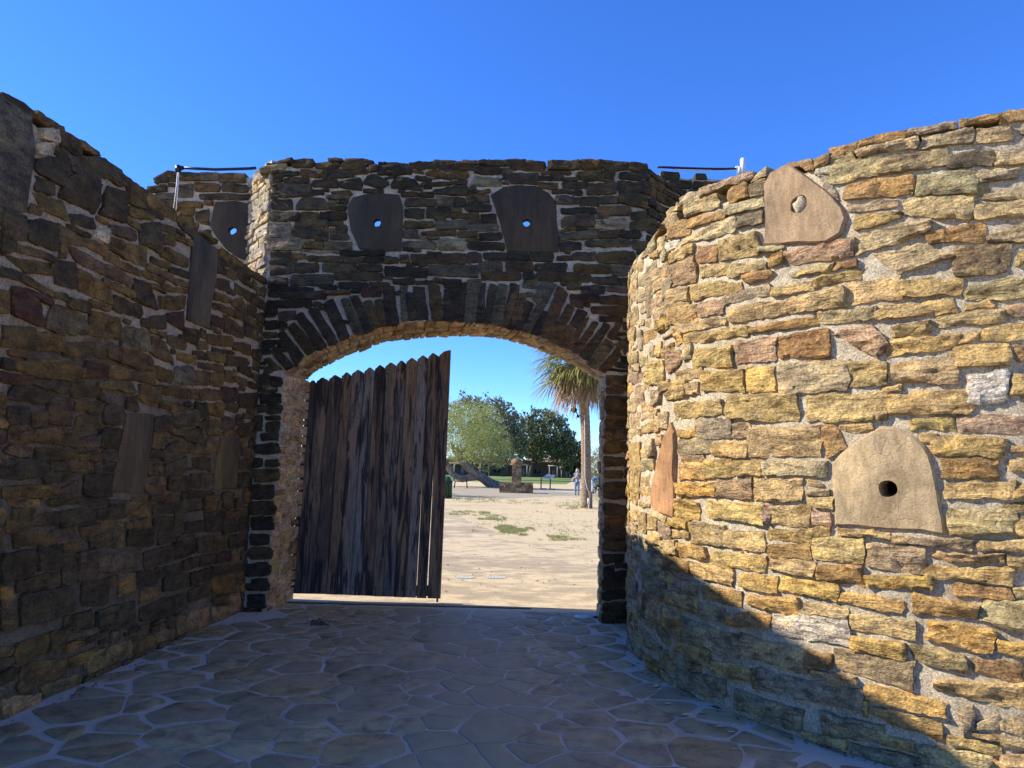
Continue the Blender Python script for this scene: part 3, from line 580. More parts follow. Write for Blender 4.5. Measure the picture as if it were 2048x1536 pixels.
 (1012,432,520,1108,392,508,'t'),(32,652,800,238,612,758,'d'),(242,602,700,528,542,638,'d'),(332,702,830,588,642,788,'d'),(602,642,770,808,602,708,'d'),(822,592,680,1138,552,618,'d'),(82,832,950,288,772,868,'o'),(582,822,950,808,732,868,'d'),(822,700,860,1060,680,850,'o'),(82,1002,1150,438,872,1058,'d'),(442,882,1080,568,862,998,'d'),
 (472,1105,1270,798,985,1178,'t'),(822,902,960,998,882,958,'m'),(1002,862,1050,1108,852,1028,'t'),(832,1002,1130,988,982,1098,'t'),(0,1302,1460,238,1282,1388,'o'),(252,1272,1350,438,1192,1298,'t')]),
 (0, 1000, 2.866, [
 (92,1050,1100,200,1010,1060,'b'),(240,1070,1120,450,1000,1050,'t'),(392,900,960,540,852,910,'o'),(482,892,1000,628,842,928,'t'),(632,842,920,878,772,838,'t'),(0,1142,1280,220,1112,1180,'t'),(100,950,1070,368,902,1000,'b')]),
]
left_items = tiles(T_LEFT, lw_hit, lambda c, r: r.choice('bbdd'), 4)
Lu0, Lu1 = -2.6, 3.55
lw_topf = lambda u: 3.70 - .012*u
nu_, nv_ = 150, 90
uu, vv = np.meshgrid(np.linspace(Lu0, Lu1, nu_+1), np.linspace(-.15, 1, nv_+1)); vv = np.where(vv > 0, vv, vv); vv = -.15+(vv+.15)/1.15*(lw_topf(uu)+.15)
hh = .012*fbm(uu*14, vv*14, 31, 3)+.01*fbm(uu*3, vv*3, 32, 2)
Vf = lw_map(uu.ravel(), vv.ravel(), hh.ravel()); idx = np.arange((nu_+1)*(nv_+1)).reshape(nv_+1, nu_+1)
Fc = [(idx[i, j], idx[i, j+1], idx[i+1, j+1], idx[i+1, j]) for i in range(nv_) for j in range(nu_)]
n0 = len(Vf); Vb = lw_map(uu[[0, -1]].ravel(), vv[[0, -1]].ravel(), np.full(2*(nu_+1), -.6))
for j in range(nu_):
    Fc.append((idx[-1, j], idx[-1, j+1], n0+nu_+1+j+1, n0+nu_+1+j)); Fc.append((n0+j, n0+j+1, n0+nu_+1+j+1, n0+nu_+1+j))
for j in (0, nu_): Fc.append((idx[0, j], idx[-1, j], n0+nu_+1+j, n0+j))
left = mesh_obj('stone_wall', np.vstack([Vf, Vb]), Fc, MAT['mortar_left'], smooth=True, sharp=50)
tag(left, 'shaded dark brown rubble wall along the left side with long upright slabs set in it', 'stone wall')
occ = Occ(Lu0, Lu1-.03, 0, 3.72)
for Q, k in left_items: occ.poly(Q, .02)
for px, cc, lb, sd_ in (([(385,460),(432,500),(428,560),(420,600),(414,657),(371,640),(374,580),(380,520)], (.12,.09,.055), 'tall upright grey slab near the top of the wall', 1),
                  ([(250,826),(303,828),(301,880),(292,940),(283,987),(217,983),(228,930),(238,880)], (.135,.09,.046), 'long brown upright slab leaning at mid height', 2),
                  ([(437,876),(476,876),(475,920),(470,978),(424,978),(430,920)], (.17,.115,.045), 'short yellowish upright slab beside the gateway', 3)):
    P = slab('upright_slab', left, px, lw_hit, lw_map, cc, MAT['slab_dark'], None, prot=.03, label=lb, seed=sd_); occ.poly(P, .02)
P = slab('render_patch', left, [(-60,150),(0,190),(60,232),(68,300),(60,350),(50,425),(-60,430)], lw_hit, lw_map, (.17, .135, .09), MAT['stone_gate'], None, prot=.02, label='dark patch of old mortar render at the upper left', seed=8); occ.poly(P, .02)
fl = occ.fill((.09, .15), (.14, .4), .03, 11, .08)+occ.fill((.045, .065), (.08, .2), .025, 12, .06, .1)
for Q in fl: left_items.append((Q, rr.choice(list('bbbddmog'))))
items = []
for i, (Q, k) in enumerate(left_items):
    top = Q[:, 1].max() > 3.6
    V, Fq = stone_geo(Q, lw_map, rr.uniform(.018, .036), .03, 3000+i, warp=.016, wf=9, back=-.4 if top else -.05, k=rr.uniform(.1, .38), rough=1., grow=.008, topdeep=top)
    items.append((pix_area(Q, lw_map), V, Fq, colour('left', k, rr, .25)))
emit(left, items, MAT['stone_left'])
# ================================================================== GATEHOUSE
GD = np.array([math.cos(math.radians(2)), -math.sin(math.radians(2))]); GN = np.array([-math.sin(math.radians(2)), -math.cos(math.radians(2))])
G0 = np.array([-.80, 7.85]); DEPTH = .58
gf_hit, gf_map = plane_fns(G0, GD, GN)
gb_hit, gb_map = plane_fns(G0-GN*DEPTH, GD, GN)
UL, UR = -2.04, 2.27
fr_px = [(531,1232),(538,1130),(545,1040),(556,930),(564,830),(566,748),(577,737),(592,728),(615,712),(637,701),(660,690),(682,681),(709,667),(748,656),(777,651),(820,645),(866,641),(928,643),(981,646),(1025,657),(1052,662),(1076,671),(1115,689),(1144,705),(1176,726),(1197,741),(1210,752),(1209,860),(1207,1000),(1205,1130),(1204,1252)]
bk_px = [(576,1210),(583,1120),(591,1030),(600,930),(607,840),(611,760),(617,753),(627,745),(640,737),(656,728),(672,720),(690,712),(715,702),(752,687),(776,682),(812,677),(850,673),(899,671),(960,671),(1000,676),(1022,681),(1051,689),(1085,699),(1108,709),(1140,725),(1172,743),(1201,762),(1202,870),(1201,1000),(1200,1120),(1199,1216)]
FR = np.array([gf_hit(*p) for p in fr_px]); BK = np.array([gb_hit(*p) for p in bk_px])
FR[0, 1] = FR[-1, 1] = BK[0, 1] = BK[-1, 1] = -.12
T_GATE = [
 (490, 310, 5.12, [
 (152,150,190,425,90,150,'t'),(235,95,120,498,52,80,'b'),(487,62,130,698,47,128,'b'),(722,92,140,968,70,130,'b'),(992,80,140,1240,82,138,'b'),(862,47,60,1000,47,60,'d'),(1367,80,200,1560,90,215,'d'),(372,182,215,558,172,213,'d'),(582,162,213,838,162,208,'b'),(842,152,185,998,152,183,'d'),(862,202,233,1113,197,233,'d'),(1012,162,190,1258,152,198,'b'),
 (402,242,280,658,240,283,'b'),(702,262,330,958,252,338,'b'),(352,305,430,688,312,420,'g'),(985,285,1195,242,1195,370,975,335,'d'),(1300,187,1480,290,1420,342,1207,302,'d'),(687,372,410,798,372,413,'d'),(897,382,415,1093,377,423,'b'),(1217,362,385,1298,362,385,'d'),(1312,357,385,1413,352,388,'b'),(287,472,560,483,457,558,'d'),
 (600,442,820,457,895,560,510,560,'g'),(972,472,498,1058,472,498,'b'),(882,532,565,1033,527,563,'d'),(272,592,680,558,592,670,'d'),(572,602,658,753,602,658,'b'),(772,592,670,1043,592,668,'d'),(522,682,735,628,672,733,'b'),(642,682,740,858,682,733,'g'),(862,692,718,1008,692,713,'b'),(262,712,840,468,707,843,'t'),
 (492,742,850,778,752,860,'d'),(792,757,790,908,757,788,'b'),(932,732,790,1048,722,798,'d'),(722,842,880,848,802,878,'b'),(872,812,868,1068,822,868,'g'),(225,872,970,588,862,973,'t'),(607,892,950,798,902,963,'b'),(822,892,970,1098,902,968,'g'),(562,972,995,958,992,1003,'t'),
 (272,1002,1050,478,1002,1048,'b'),(482,1022,1060,618,1027,1063,'o'),(642,1042,1085,1028,1047,1098,'b'),(1037,1057,1105,1213,1057,1103,'b'),(1222,1052,1105,1560,1052,1098,'d'),(982,992,1033,1288,992,1030,'d'),(1297,992,1030,1428,992,1030,'d'),(267,1072,1125,523,1062,1113,'g'),(267,1152,1230,508,1132,1200,'m'),
 (517,1122,1200,758,1112,1198,'b'),(802,1122,1200,1153,1122,1193,'g'),(1172,1132,1193,1408,1132,1188,'b'),(257,1262,1330,438,1262,1328,'d'),(500,1235,900,1232,908,1325,450,1340,'g'),(917,1222,1280,1083,1222,1278,'b'),(1097,1212,1285,1408,1222,1278,'b'),(962,1312,1370,1258,1312,1368,'d'),(1282,1312,1348,1478,1312,1345,'b'),
 (362,1412,1470,828,1402,1478,'d'),(252,1402,1450,338,1402,1458,'d'),(812,1402,1438,1078,1402,1428,'b'),(1197,1372,1448,1393,1367,1443,'r'),(250,1350,1385,700,1365,1390,'d')]),
 (500, 540, 5.12, [(182,322,380,538,322,383,'d'),(312,432,520,468,432,508,'m'),(162,532,600,298,532,598,'d'),(152,642,690,278,642,688,'b'),(122,722,790,258,722,788,'d'),(112,1072,1170,203,1082,1168,'d'),(217,1092,1190,328,1112,1188,'d'),(112,1272,1370,318,1272,1358,'d'),(172,1382,1470,328,1382,1468,'d')]),
 (260, 780, 5.12, [(1302,262,420,1350,262,418,'d'),(1392,272,300,1530,272,300,'d'),(1402,332,430,1525,322,438,'d'),(1352,452,510,1525,452,510,'d'),(1267,562,650,1520,542,648,'d'),(1247,702,790,1358,702,778,'d'),(1392,722,790,1510,712,778,'d'),(1282,822,940,1510,817,928,'b'),(1222,972,1110,1480,972,1108,'d'),(1252,1142,1270,1475,1142,1268,'b'),(1257,1302,1430,1458,1302,1428,'d')]),
 (260, 1020, 5.12, [(1237,252,360,1428,252,348,'d'),(1232,382,500,1445,382,498,'b'),(1152,562,670,1428,532,668,'d'),(1252,712,820,1408,702,818,'d'),(1222,872,990,1380,872,998,'d')]),
 (1140, 840, 3.6575, [(257,0,40,438,0,30,'b'),(252,62,140,443,57,138,'b'),(252,157,245,383,157,240,'o'),(397,162,240,443,167,238,'b'),(252,272,340,333,272,335,'b'),(337,272,330,443,282,328,'b'),(250,372,420,383,372,418,'b'),(247,457,570,448,452,578,'b'),(247,602,690,438,632,698,'b'),(257,712,780,393,712,778,'o'),(242,792,880,438,792,878,'b'),
  (242,887,950,408,892,953,'o'),(242,987,1050,383,987,1038,'b'),(247,1082,1108,313,1072,1105,'b'),(242,1112,1145,438,1102,1143,'d'),(242,1162,1240,443,1162,1238,'b'),(237,1262,1310,313,1252,1308,'d'),(322,1257,1300,443,1257,1298,'d'),(242,1342,1395,443,1332,1393,'b'),(242,1412,1490,323,1402,1488,'b'),(337,1402,1480,443,1402,1473,'b')]),
 (1000, 560, 5.12, [(1092,982,1070,1213,982,1068,'b'),(1222,982,1065,1333,982,1063,'b'),(1092,1097,1165,1268,1092,1158,'b'),(1085,1192,1380,1348,1202,1388,'b'),(1085,1402,1480,1348,1392,1478,'o'),(1085,1502,1540,1348,1502,1538,'b'),(722,212,250,848,242,288,'m'),(1022,172,240,1328,192,238,'b'),(937,282,340,1328,272,378,'b'),(1022,382,420,1248,382,418,'b'),(1105,570,1205,432,1258,425,1165,610,'b'),(1185,665,1325,570,1330,620,1222,722,'b')]),
 (770, 310, 5.12, [
 (0,92,205,273,102,200,'d'),(242,92,160,543,72,130,'b'),(552,82,148,663,82,138,'d'),(667,92,140,898,87,158,'b'),(802,67,95,938,67,98,'b'),(947,67,103,1223,62,103,'b'),(480,157,860,182,850,260,402,202,'b'),(907,132,190,1188,132,198,'d'),(1202,142,208,1298,142,170,'g'),(322,227,260,478,242,273,'d'),
 (120,240,300,262,395,365,65,335,'d'),(432,287,320,658,292,308,'b'),(672,277,305,838,277,300,'d'),(920,232,1170,250,1190,318,870,325,'w'),(502,362,400,848,312,418,'d'),(142,362,385,208,362,385,'d'),(167,402,430,338,392,428,'d'),(362,392,430,498,392,428,'d'),(862,382,400,938,377,395,'d'),(942,377,398,1078,372,390,'o'),
 (207,452,530,523,457,520,'d'),(537,432,520,718,442,528,'g'),(722,442,530,823,452,528,'d'),(842,422,445,928,412,440,'b'),(852,462,490,948,462,488,'b'),(952,422,490,1058,422,488,'m'),(207,562,640,398,562,648,'d'),(432,545,640,668,550,638,'d'),(682,552,585,788,552,588,'g'),(832,512,580,1088,517,583,'d'),
 (692,612,648,958,607,648,'b'),(987,622,690,1138,612,698,'d'),(197,692,750,498,687,748,'b'),(522,692,760,858,672,758,'g'),(867,672,700,988,677,700,'m'),(882,722,775,1158,722,773,'g'),(192,772,848,328,772,848,'g'),(372,792,820,718,777,833,'b'),(752,792,840,948,792,838,'b'),(972,812,868,1193,807,868,'d'),
 (442,857,870,558,852,870,'b'),(832,867,883,958,862,883,'b'),(182,892,940,528,892,968,'g'),(552,872,978,828,882,973,'t'),(862,902,968,1213,907,978,'d'),(432,1002,1018,578,1002,1013,'d'),(0,1062,1108,128,1062,1108,'b'),(272,1022,1108,538,1022,1108,'b'),(547,1022,1110,828,1022,1113,'b'),(842,1012,1103,988,1012,1098,'d'),
 (1022,1012,1073,1238,1012,1073,'d'),(1252,1007,1073,1468,1012,1078,'d'),(962,1097,1193,1198,1097,1178,'g'),(1242,1097,1188,1508,1102,1198,'b'),(0,1142,1230,438,1172,1258,'d'),(452,1132,1230,948,1132,1248,'g'),(982,1202,1278,1388,1202,1283,'b'),(92,1277,1320,313,1272,1323,'d'),(327,1302,1328,498,1292,1318,'d')]),
 (1020, 310, 5.12, [
 (0,72,150,358,72,168,'b'),(387,72,150,713,67,148,'b'),(732,62,150,948,62,148,'o'),(962,82,150,1213,72,158,'b'),(1217,82,160,1405,102,188,'b'),(0,197,290,283,197,298,'d'),(322,177,200,618,172,200,'b'),(302,222,263,438,222,258,'d'),(442,222,260,538,222,268,'d'),(552,242,270,688,237,268,'b'),
 (692,192,255,868,172,248,'b'),(872,182,240,1063,162,238,'b'),(1122,192,245,1425,195,258,'d'),(292,292,350,488,297,343,'b'),(537,287,345,798,292,338,'d'),(437,372,395,638,372,395,'b'),(652,367,408,738,367,403,'d'),(792,312,408,1088,287,388,'b'),(1107,272,388,1430,302,398,'d'),(472,432,500,653,427,503,'g'),
 (667,442,500,713,442,490,'d'),(722,432,520,908,442,523,'d'),(912,442,500,1108,432,498,'g'),(1112,397,488,1405,422,555,'b'),(527,552,600,758,542,588,'d'),(772,552,600,868,552,598,'d'),(882,542,620,1228,542,618,'b'),(532,662,738,648,622,718,'g'),(657,612,728,868,622,738,'m'),(872,692,758,1178,652,763,'t'),
 (1227,692,768,1445,652,768,'b'),(1242,602,660,1385,572,648,'d'),(512,782,800,678,722,758,'o'),(522,822,878,898,762,848,'g'),(917,792,848,1108,787,848,'b'),(1122,782,848,1333,792,858,'d'),(517,902,978,733,902,968,'d'),(772,882,938,1238,872,938,'g'),(1262,882,958,1435,902,998,'b'),
 (642,1012,1073,873,1002,1078,'m'),(492,1042,1080,638,1042,1078,'d'),(892,1012,1098,1278,992,1128,'b'),(202,1012,1088,448,1012,1088,'d'),(252,1122,1188,578,1112,1193,'d'),(652,1132,1208,1038,1132,1213,'b'),(1047,1142,1238,1218,1142,1238,'g'),(262,1202,1280,828,1222,1308,'b'),(842,1262,1308,1098,1252,1328,'b'),(1117,1272,1328,1218,1272,1338,'b'),
 (592,1322,1378,723,1312,1378,'b'),(732,1347,1408,968,1352,1418,'d'),(1002,1352,1398,1228,1352,1398,'m'),(622,1432,1498,908,1432,1508,'r'),(932,1452,1528,1228,1452,1518,'b')]),
]
T_VOUS = [
 (500, 540, 5.12, [(155,925,205,905,318,1018,255,1028),(228,832,282,805,438,978,382,1022),(292,662,343,634,543,878,472,972),(392,592,458,545,678,818,592,878),(482,482,543,445,788,778,702,828),(612,422,688,394,898,738,822,773),(762,352,848,305,1018,678,932,728),(942,312,998,298,1158,648,1072,653),(1042,283,1108,275,1248,618,1182,638),(1162,332,1238,314,1328,588,1272,598),(1287,322,1358,314,1398,568,1342,578),(1372,195,1468,170,1518,558,1422,573)]),
 (840, 290, 3.413, [(62,952,128,962,158,1198,92,1198),(167,992,268,982,243,1198,167,1198),(167,928,282,930,272,972,167,972),(280,952,323,942,298,1208,252,1198),(330,930,413,925,400,1010,325,1010),(322,1025,395,1020,373,1208,307,1208),(420,952,443,952,428,1208,387,1213),(480,952,523,962,478,1213,442,1213),(540,952,588,962,556,1238,492,1218),(622,952,673,962,628,1258,572,1238)]),
 (770, 310, 5.12, [(168,1352,222,1350,230,1690,180,1700),(232,1425,290,1425,310,1690,250,1690),(298,1362,395,1360,440,1680,330,1685)]),
 (1000, 560, 5.12, [(100,135,188,65,82,478,12,468),(192,152,268,144,188,498,102,488),(262,214,338,252,218,508,152,498),(382,264,438,292,298,538,232,518),(442,324,508,352,388,568,322,548),(432,25,578,44,442,298,342,202),(602,64,688,150,488,598,412,568),(702,255,758,292,578,648,492,608),(802,304,888,342,778,488,722,450),(702,474,748,500,658,688,592,658),(850,404,903,394,738,718,682,688),(960,424,998,442,808,758,742,738),(1070,444,1128,472,898,828,822,778),(1090,614,1168,662,978,908,902,858),(1190,704,1238,772,1078,948,1012,918)]),
]
gate_items = tiles(T_GATE, gf_hit, lambda c, r: r.choice('bdg'), 5)
vous = tiles(T_VOUS, gf_hit, lambda c, r: r.choice('ddbdg') if c[0] < 1020 else r.choice('bbdg'), 6)
SLAB_PX = {4: [(695,415),(706,396),(727,390),(760,388),(799,391),(806,412),(805,455),(803,503),(760,503),(720,499),(703,462)],
           5: [(982,391),(1008,375),(1040,371),(1072,373),(1096,386),(1112,405),(1113,440),(1119,475),(1117,505),(1060,504),(1015,503),(1000,445)]}
HC4, HC5 = (755, 447), (1053, 447)
def circ(c, r, n=16, dy=0., sy=1.): return np.array([(c[0]+r*math.cos(a), c[1]+dy+sy*r*math.sin(a)) for a in np.linspace(0, 2*math.pi, n, endpoint=False)])
TOPZ = 5.03
def plate(fouter, bouter, fholes, bholes, fm, bm_, name, mat, extra=None):
    """wall with openings: front outline in front coordinates, back outline with the same count of points"""
    p, T = fill2d(fouter, fholes); q = np.vstack([bouter]+bholes) if bholes else np.asarray(bouter)
    n = len(p); V = [fm(p[:, 0], p[:, 1], np.zeros(n)), bm_(q[:, 0], q[:, 1], np.zeros(n))]
    _, T2 = fill2d(bouter, bholes)
    Fc = [tuple(t) for t in T]+[tuple(n+i for i in t[::-1]) for t in T2]; o = 0
    for lp in [fouter]+fholes:
        L = len(lp)
        for i in range(L):
            j = (i+1) % L; Fc.append((o+i, o+j, n+o+j, n+o+i))
        o += L
    V = np.vstack(V)
    if extra:
        for v, f in extra: Fc += [tuple(len(V)+i for i in ff) for ff in f]; V = np.vstack([V, v])
    return mesh_obj(name, V, Fc, mat, smooth=False)
fo = np.vstack([[(UL, -.12), (UL, TOPZ), (UR, TOPZ+.05), (UR, -.12)], FR[::-1]])
bo = np.vstack([[(UL, -.12), (UL, TOPZ), (UR, TOPZ+.05), (UR, -.12)], BK[::-1]])
h4, h5 = gf_hit(*HC4), gf_hit(*HC5)
fh = [circ(h4, .11), circ(h5, .11)]; bh = [circ(h4, .36, dy=.14, sy=.8), circ(h5, .36, dy=.14, sy=.8)]
# chamfered flanks
CL0 = G0+GD*UL; CL1 = CL0+np.array([-.50, .62]); CR0 = G0+GD*UR; CR1 = CR0+np.array([.55, .62])
def prism(pl, z0, z1):
    n = len(pl); v = [(x, y, z) for z in (z0, z1) for x, y in pl]
    return np.array(v), [tuple(range(n-1, -1, -1)), tuple(range(n, 2*n))]+[(i, (i+1) % n, n+(i+1) % n, n+i) for i in range(n)]
bL = G0-GN*DEPTH+GD*(UL+.002); bR = G0-GN*DEPTH+GD*(UR-.002)
ex = [prism([CL0+GD*.002, bL, CL1+[.25, .08], CL1], -.12, TOPZ-.01), prism([CR0-GD*.002, CR1, CR1+[-.25, .08], bR], -.12, TOPZ+.02)]
gateh = plate(fo, bo, fh, bh, gf_map, gb_map, 'stone_gatehouse', MAT['mortar_gate'], ex)
tag(gateh, 'tall blackened rubble gatehouse with a wide low arch and two loophole slabs', 'gatehouse')
occ = Occ(UL, UR, 0, TOPZ)
for Q, k in gate_items+vous: occ.poly(Q, .015)
occ.poly(FR, .06)
for k, hc, cc, lb in ((4, HC4, (.075, .055, .035), 'squarish dark slab with a round loophole, left of the pair'), (5, HC5, (.062, .043, .026), 'dark slab narrowing downwards with a round loophole, right of the pair')):
    P = slab('loophole_slab', gateh, SLAB_PX[k], gf_hit, gf_map, cc, MAT['slab_dark'], hc, .045, .03, -.05, label=lb, seed=20+k); occ.poly(P, .02)
fl = occ.fill((.07, .11), (.14, .34), .026, 21, .07)+occ.fill((.035, .055), (.08, .2), .02, 22, .05, .1)
for Q in fl:
    x = Q[:, 0].mean()
    gate_items.append((Q, rr.choice(list('bbddddgg'))))
items = []
for i, (Q, k) in enumerate(gate_items):
    top = Q[:, 1].max() > TOPZ-.06
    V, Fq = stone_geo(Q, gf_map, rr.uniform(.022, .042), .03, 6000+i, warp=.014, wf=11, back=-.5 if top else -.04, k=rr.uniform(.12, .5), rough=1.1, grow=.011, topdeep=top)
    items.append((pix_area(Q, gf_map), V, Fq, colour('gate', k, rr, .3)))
vit = []
for i, (Q, k) in enumerate(vous):
    V, Fq = stone_geo(Q, gf_map, rr.uniform(.025, .045), .035, 8000+i, warp=.01, wf=9, back=-.04, k=rr.uniform(.06, .25), rough=.8, grow=.013)
    vit.append((pix_area(Q, gf_map), V, Fq, colour('gate', k, rr, .25)))
emit(gateh, vit, MAT['stone_gate'], 'voussoir')
# intrados: jamb and soffit faced with clean tan stones
def arc_fn():
    Fw = gf_map(FR[:, 0], FR[:, 1], np.zeros(len(FR))); Bw = gb_map(BK[:, 0], BK[:, 1], np.zeros(len(BK)))
    s = np.r_[0, np.cumsum(np.linalg.norm(np.diff(Fw, axis=0), axis=1))]
    ctr = np.array([-.8, 8.1, 1.5])
    def mp(a, w, h):
        a = np.asarray(a, float); w = np.asarray(w, float)/DEPTH; h = np.asarray(h, float)
        f = np.stack([np.interp(a, s, Fw[:, i]) for i in range(3)], -1); b = np.stack([np.interp(a, s, Bw[:, i]) for i in range(3)], -1)
        f2 = np.stack([np.interp(a+.08, s, Fw[:, i]) for i in range(3)], -1); f1 = np.stack([np.interp(a-.08, s, Fw[:, i]) for i in range(3)], -1)
        t = f2-f1; n = np.cross(t, b-f); n /= np.linalg.norm(n, axis=-1, keepdims=True)+1e-9
        P = f+(b-f)*w[..., None]; sg = np.sign(((ctr-P)*n).sum(-1, keepdims=True))
        return P+n*sg*h[..., None]
    return mp, s
in_map, arcS = arc_fn()
a0, a1, a2, a3 = arcS[0]+.12, arcS[5], arcS[26], arcS[-1]-.12
jit_items = []
occ = Occ(a0, a1, 0, DEPTH-.01)
for Q in occ.fill((.13, .24), (.08, .17), .014, 31, .05): jit_items.append((Q, .013, .1))
occ = Occ(a1+.01, a2-.01, 0, DEPTH-.01)
for Q in occ.fill((.17, .28), (.07, .17), .012, 32, .04): jit_items.append((Q, .018, .06))
occ = Occ(a2, a3, 0, DEPTH-.01)
for Q in occ.fill((.25, .33), (.1, .2), .02, 33, .05): jit_items.append((Q, .03, .35))
for i, (Q, pr, k) in enumerate(jit_items):
    V, Fq = stone_geo(Q, in_map, pr*rr.uniform(.6, 1.3), .035, 9000+i, warp=.014, wf=9, back=-.04, k=k, rough=.5, grow=-.004)
    items.append((pix_area(Q, in_map)*.8, V, Fq, colour('jamb', rr.choice(list('tttoomb')), rr, .15)))
jam = items[-len(jit_items):]; items = items[:-len(jit_items)]
# flank faces
def two_pt(A, B):
    D = (B-A)/np.linalg.norm(B-A); return plane_fns(A, D, np.array([D[1], -D[0]])), np.linalg.norm(B-A)
(fh_, fm_), fl_ = two_pt(CL1, CL0)
occ = Occ(0, fl_, 3.2, TOPZ); fk = []
for Q in occ.fill((.08, .15), (.12, .4), .026, 41, .07): fk.append((Q, fm_, rr.choice(list('ttggow')), 'edge'))
(fh2, fm2), fl2 = two_pt(CR0, CR1)
occ = Occ(0, fl2, 3.0, TOPZ+.03)
for Q in occ.fill((.08, .14), (.14, .4), .028, 42, .07): fk.append((Q, fm2, rr.choice(list('bbdd')), 'gate'))
for Q, fm, k, pal in fk:
    jam.append((pix_area(Q, fm), *stone_geo(Q, fm, rr.uniform(.03, .05), .035, int(rr.integers(1e5)), warp=.014, wf=9, back=-.3 if Q[:, 1].max() > TOPZ-.08 else -.04, k=.15, grow=.004), colour(pal, k, rr)))
emit(gateh, items, MAT['stone_gate'])
emit(gateh, jam, MAT['stone_jamb'], 'facing_stone', 280)
# loose coping stones on the very top
cop = []
for x in np.arange(UL+.05, UR, .26):
    if rr.random() < .4:
        z = TOPZ+.04+.05*(x-UL)/(UR-UL); w_ = rr.uniform(.16, .42)
        Q = np.array([(x, z+rr.uniform(.01, .05)), (x+w_, z+rr.uniform(.01, .05)), (x+w_, z-.03), (x, z-.03)])
        V, Fq = stone_geo(Q, gf_map, .03, .035, int(rr.integers(1e5)), back=-.4, topdeep=True); cop.append((1, V, Fq, colour('gate', rr.choice(list('bbd')), rr)))
emit(gateh, cop, MAT['stone_gate'], 'coping_stone')

# ================================================================== SETBACK WALLS
def setback(name, label, x0, x1, Y, toppx, holepx, slabpx, zmin, seed, lab2=None):
    A = np.array([x0, Y]); D = np.array([1., 0]); Nn = np.array([0, -1.])
    hit, mp = plane_fns(A, D, Nn); _, mpb = plane_fns(A+[0, .34], D, Nn)
    top = np.array([hit(*p) for p in toppx]); top[:, 1] -= .06
    o = np.vstack([[(top[0, 0], -.12)], top, [(x1-x0, top[-1, 1]), (x1-x0, -.12)]])
    fh, bh = [], []
    if holepx: c = hit(*holepx); fh = [circ(c, .1)]; bh = [circ(c, .3, dy=.12, sy=.8)]
    w = plate(o, o.copy(), fh, bh, mp, mpb, name, MAT['mortar_gate']); tag(w, label, 'stone wall')
    oc = Occ(top[0, 0], x1-x0, zmin, top[:, 1].max()+.1); its = []
    xs = np.linspace(top[0, 0], x1-x0, 40); tz = np.interp(xs, np.r_[top[:, 0], x1-x0], np.r_[top[:, 1], top[-1, 1]])
    oc.poly(np.vstack([np.c_[xs, tz+.05], [(x1-x0, 9), (top[0, 0], 9)]]))
    if slabpx:
        P = slab('loophole_slab', w, slabpx, hit, mp, (.075, .054, .036), MAT['slab_dark'], holepx, .05, .03, -.05, label=lab2, seed=seed); oc.poly(P, .02)
    return w, hit, mp, oc
sbl, sl_hit, sl_map, occ = setback('stone_bastion', 'lower set-back rubble bastion left of the gatehouse with one round loophole', -5.0, -3.28, 8.46,
    [(296,384),(312,366),(330,346),(345,341),(400,343),(450,345),(512,346)], (466, 462), [(432,406),(470,403),(515,412),(520,470),(515,530),(475,515),(455,501),(430,470),(420,452)], 3.3, 51, 'dark slab with a small round loophole')
T_SBL = [(280, 290, 3.413, [(102,235,258,198,178,258,'d'),(197,182,248,258,192,248,'b'),(272,192,238,418,197,248,'b'),(417,192,243,538,192,243,'g'),(547,202,258,728,197,258,'b'),(62,292,328,188,282,318,'d'),(262,282,355,358,272,358,'g'),(377,262,318,543,272,318,'b'),(562,272,318,738,282,323,'d'),(412,342,368,758,342,378,'d'),(262,392,428,428,392,428,'o'),(272,442,478,368,432,478,'b'),(382,462,515,468,442,555,'b')])]
si = tiles(T_SBL, sl_hit, lambda c, r: 'b', 7)
for Q, k in si: occ.poly(Q, .02)
for Q in occ.fill((.08, .13), (.14, .38), .028, 52, .07)+occ.fill((.045, .06), (.08, .2), .022, 53, .06, .1): si.append((Q, rr.choice(list('bbdgo'))))
items = [(pix_area(Q, sl_map), *stone_geo(Q, sl_map, rr.uniform(.025, .05), .035, 12000+i, back=-.25 if Q[:, 1].max() > 4.85 else -.04, k=.25), colour('gate', k, rr)*1.5) for i, (Q, k) in enumerate(si)]
emit(sbl, items, MAT['stone_gate'])
sbr, sr_hit, sr_map, occ = setback('stone_bastion', 'lower set-back rubble bastion right of the gatehouse behind the golden wall', 1.98, 4.3, 8.4,
    [(1320,338),(1345,344),(1375,349),(1400,346),(1430,350),(1480,350),(1560,352)], None, None, 3.3, 61)
si = [(Q, rr.choice(list('bbdd'))) for Q in occ.fill((.08, .13), (.14, .38), .028, 62, .07)]
items = [(pix_area(Q, sr_map), *stone_geo(Q, sr_map, rr.uniform(.025, .05), .035, 13000+i, back=-.25 if Q[:, 1].max() > 4.7 else -.04, k=.25), colour('gate', k, rr)) for i, (Q, k) in enumerate(si)]
emit(sbr, items, MAT['stone_gate'])
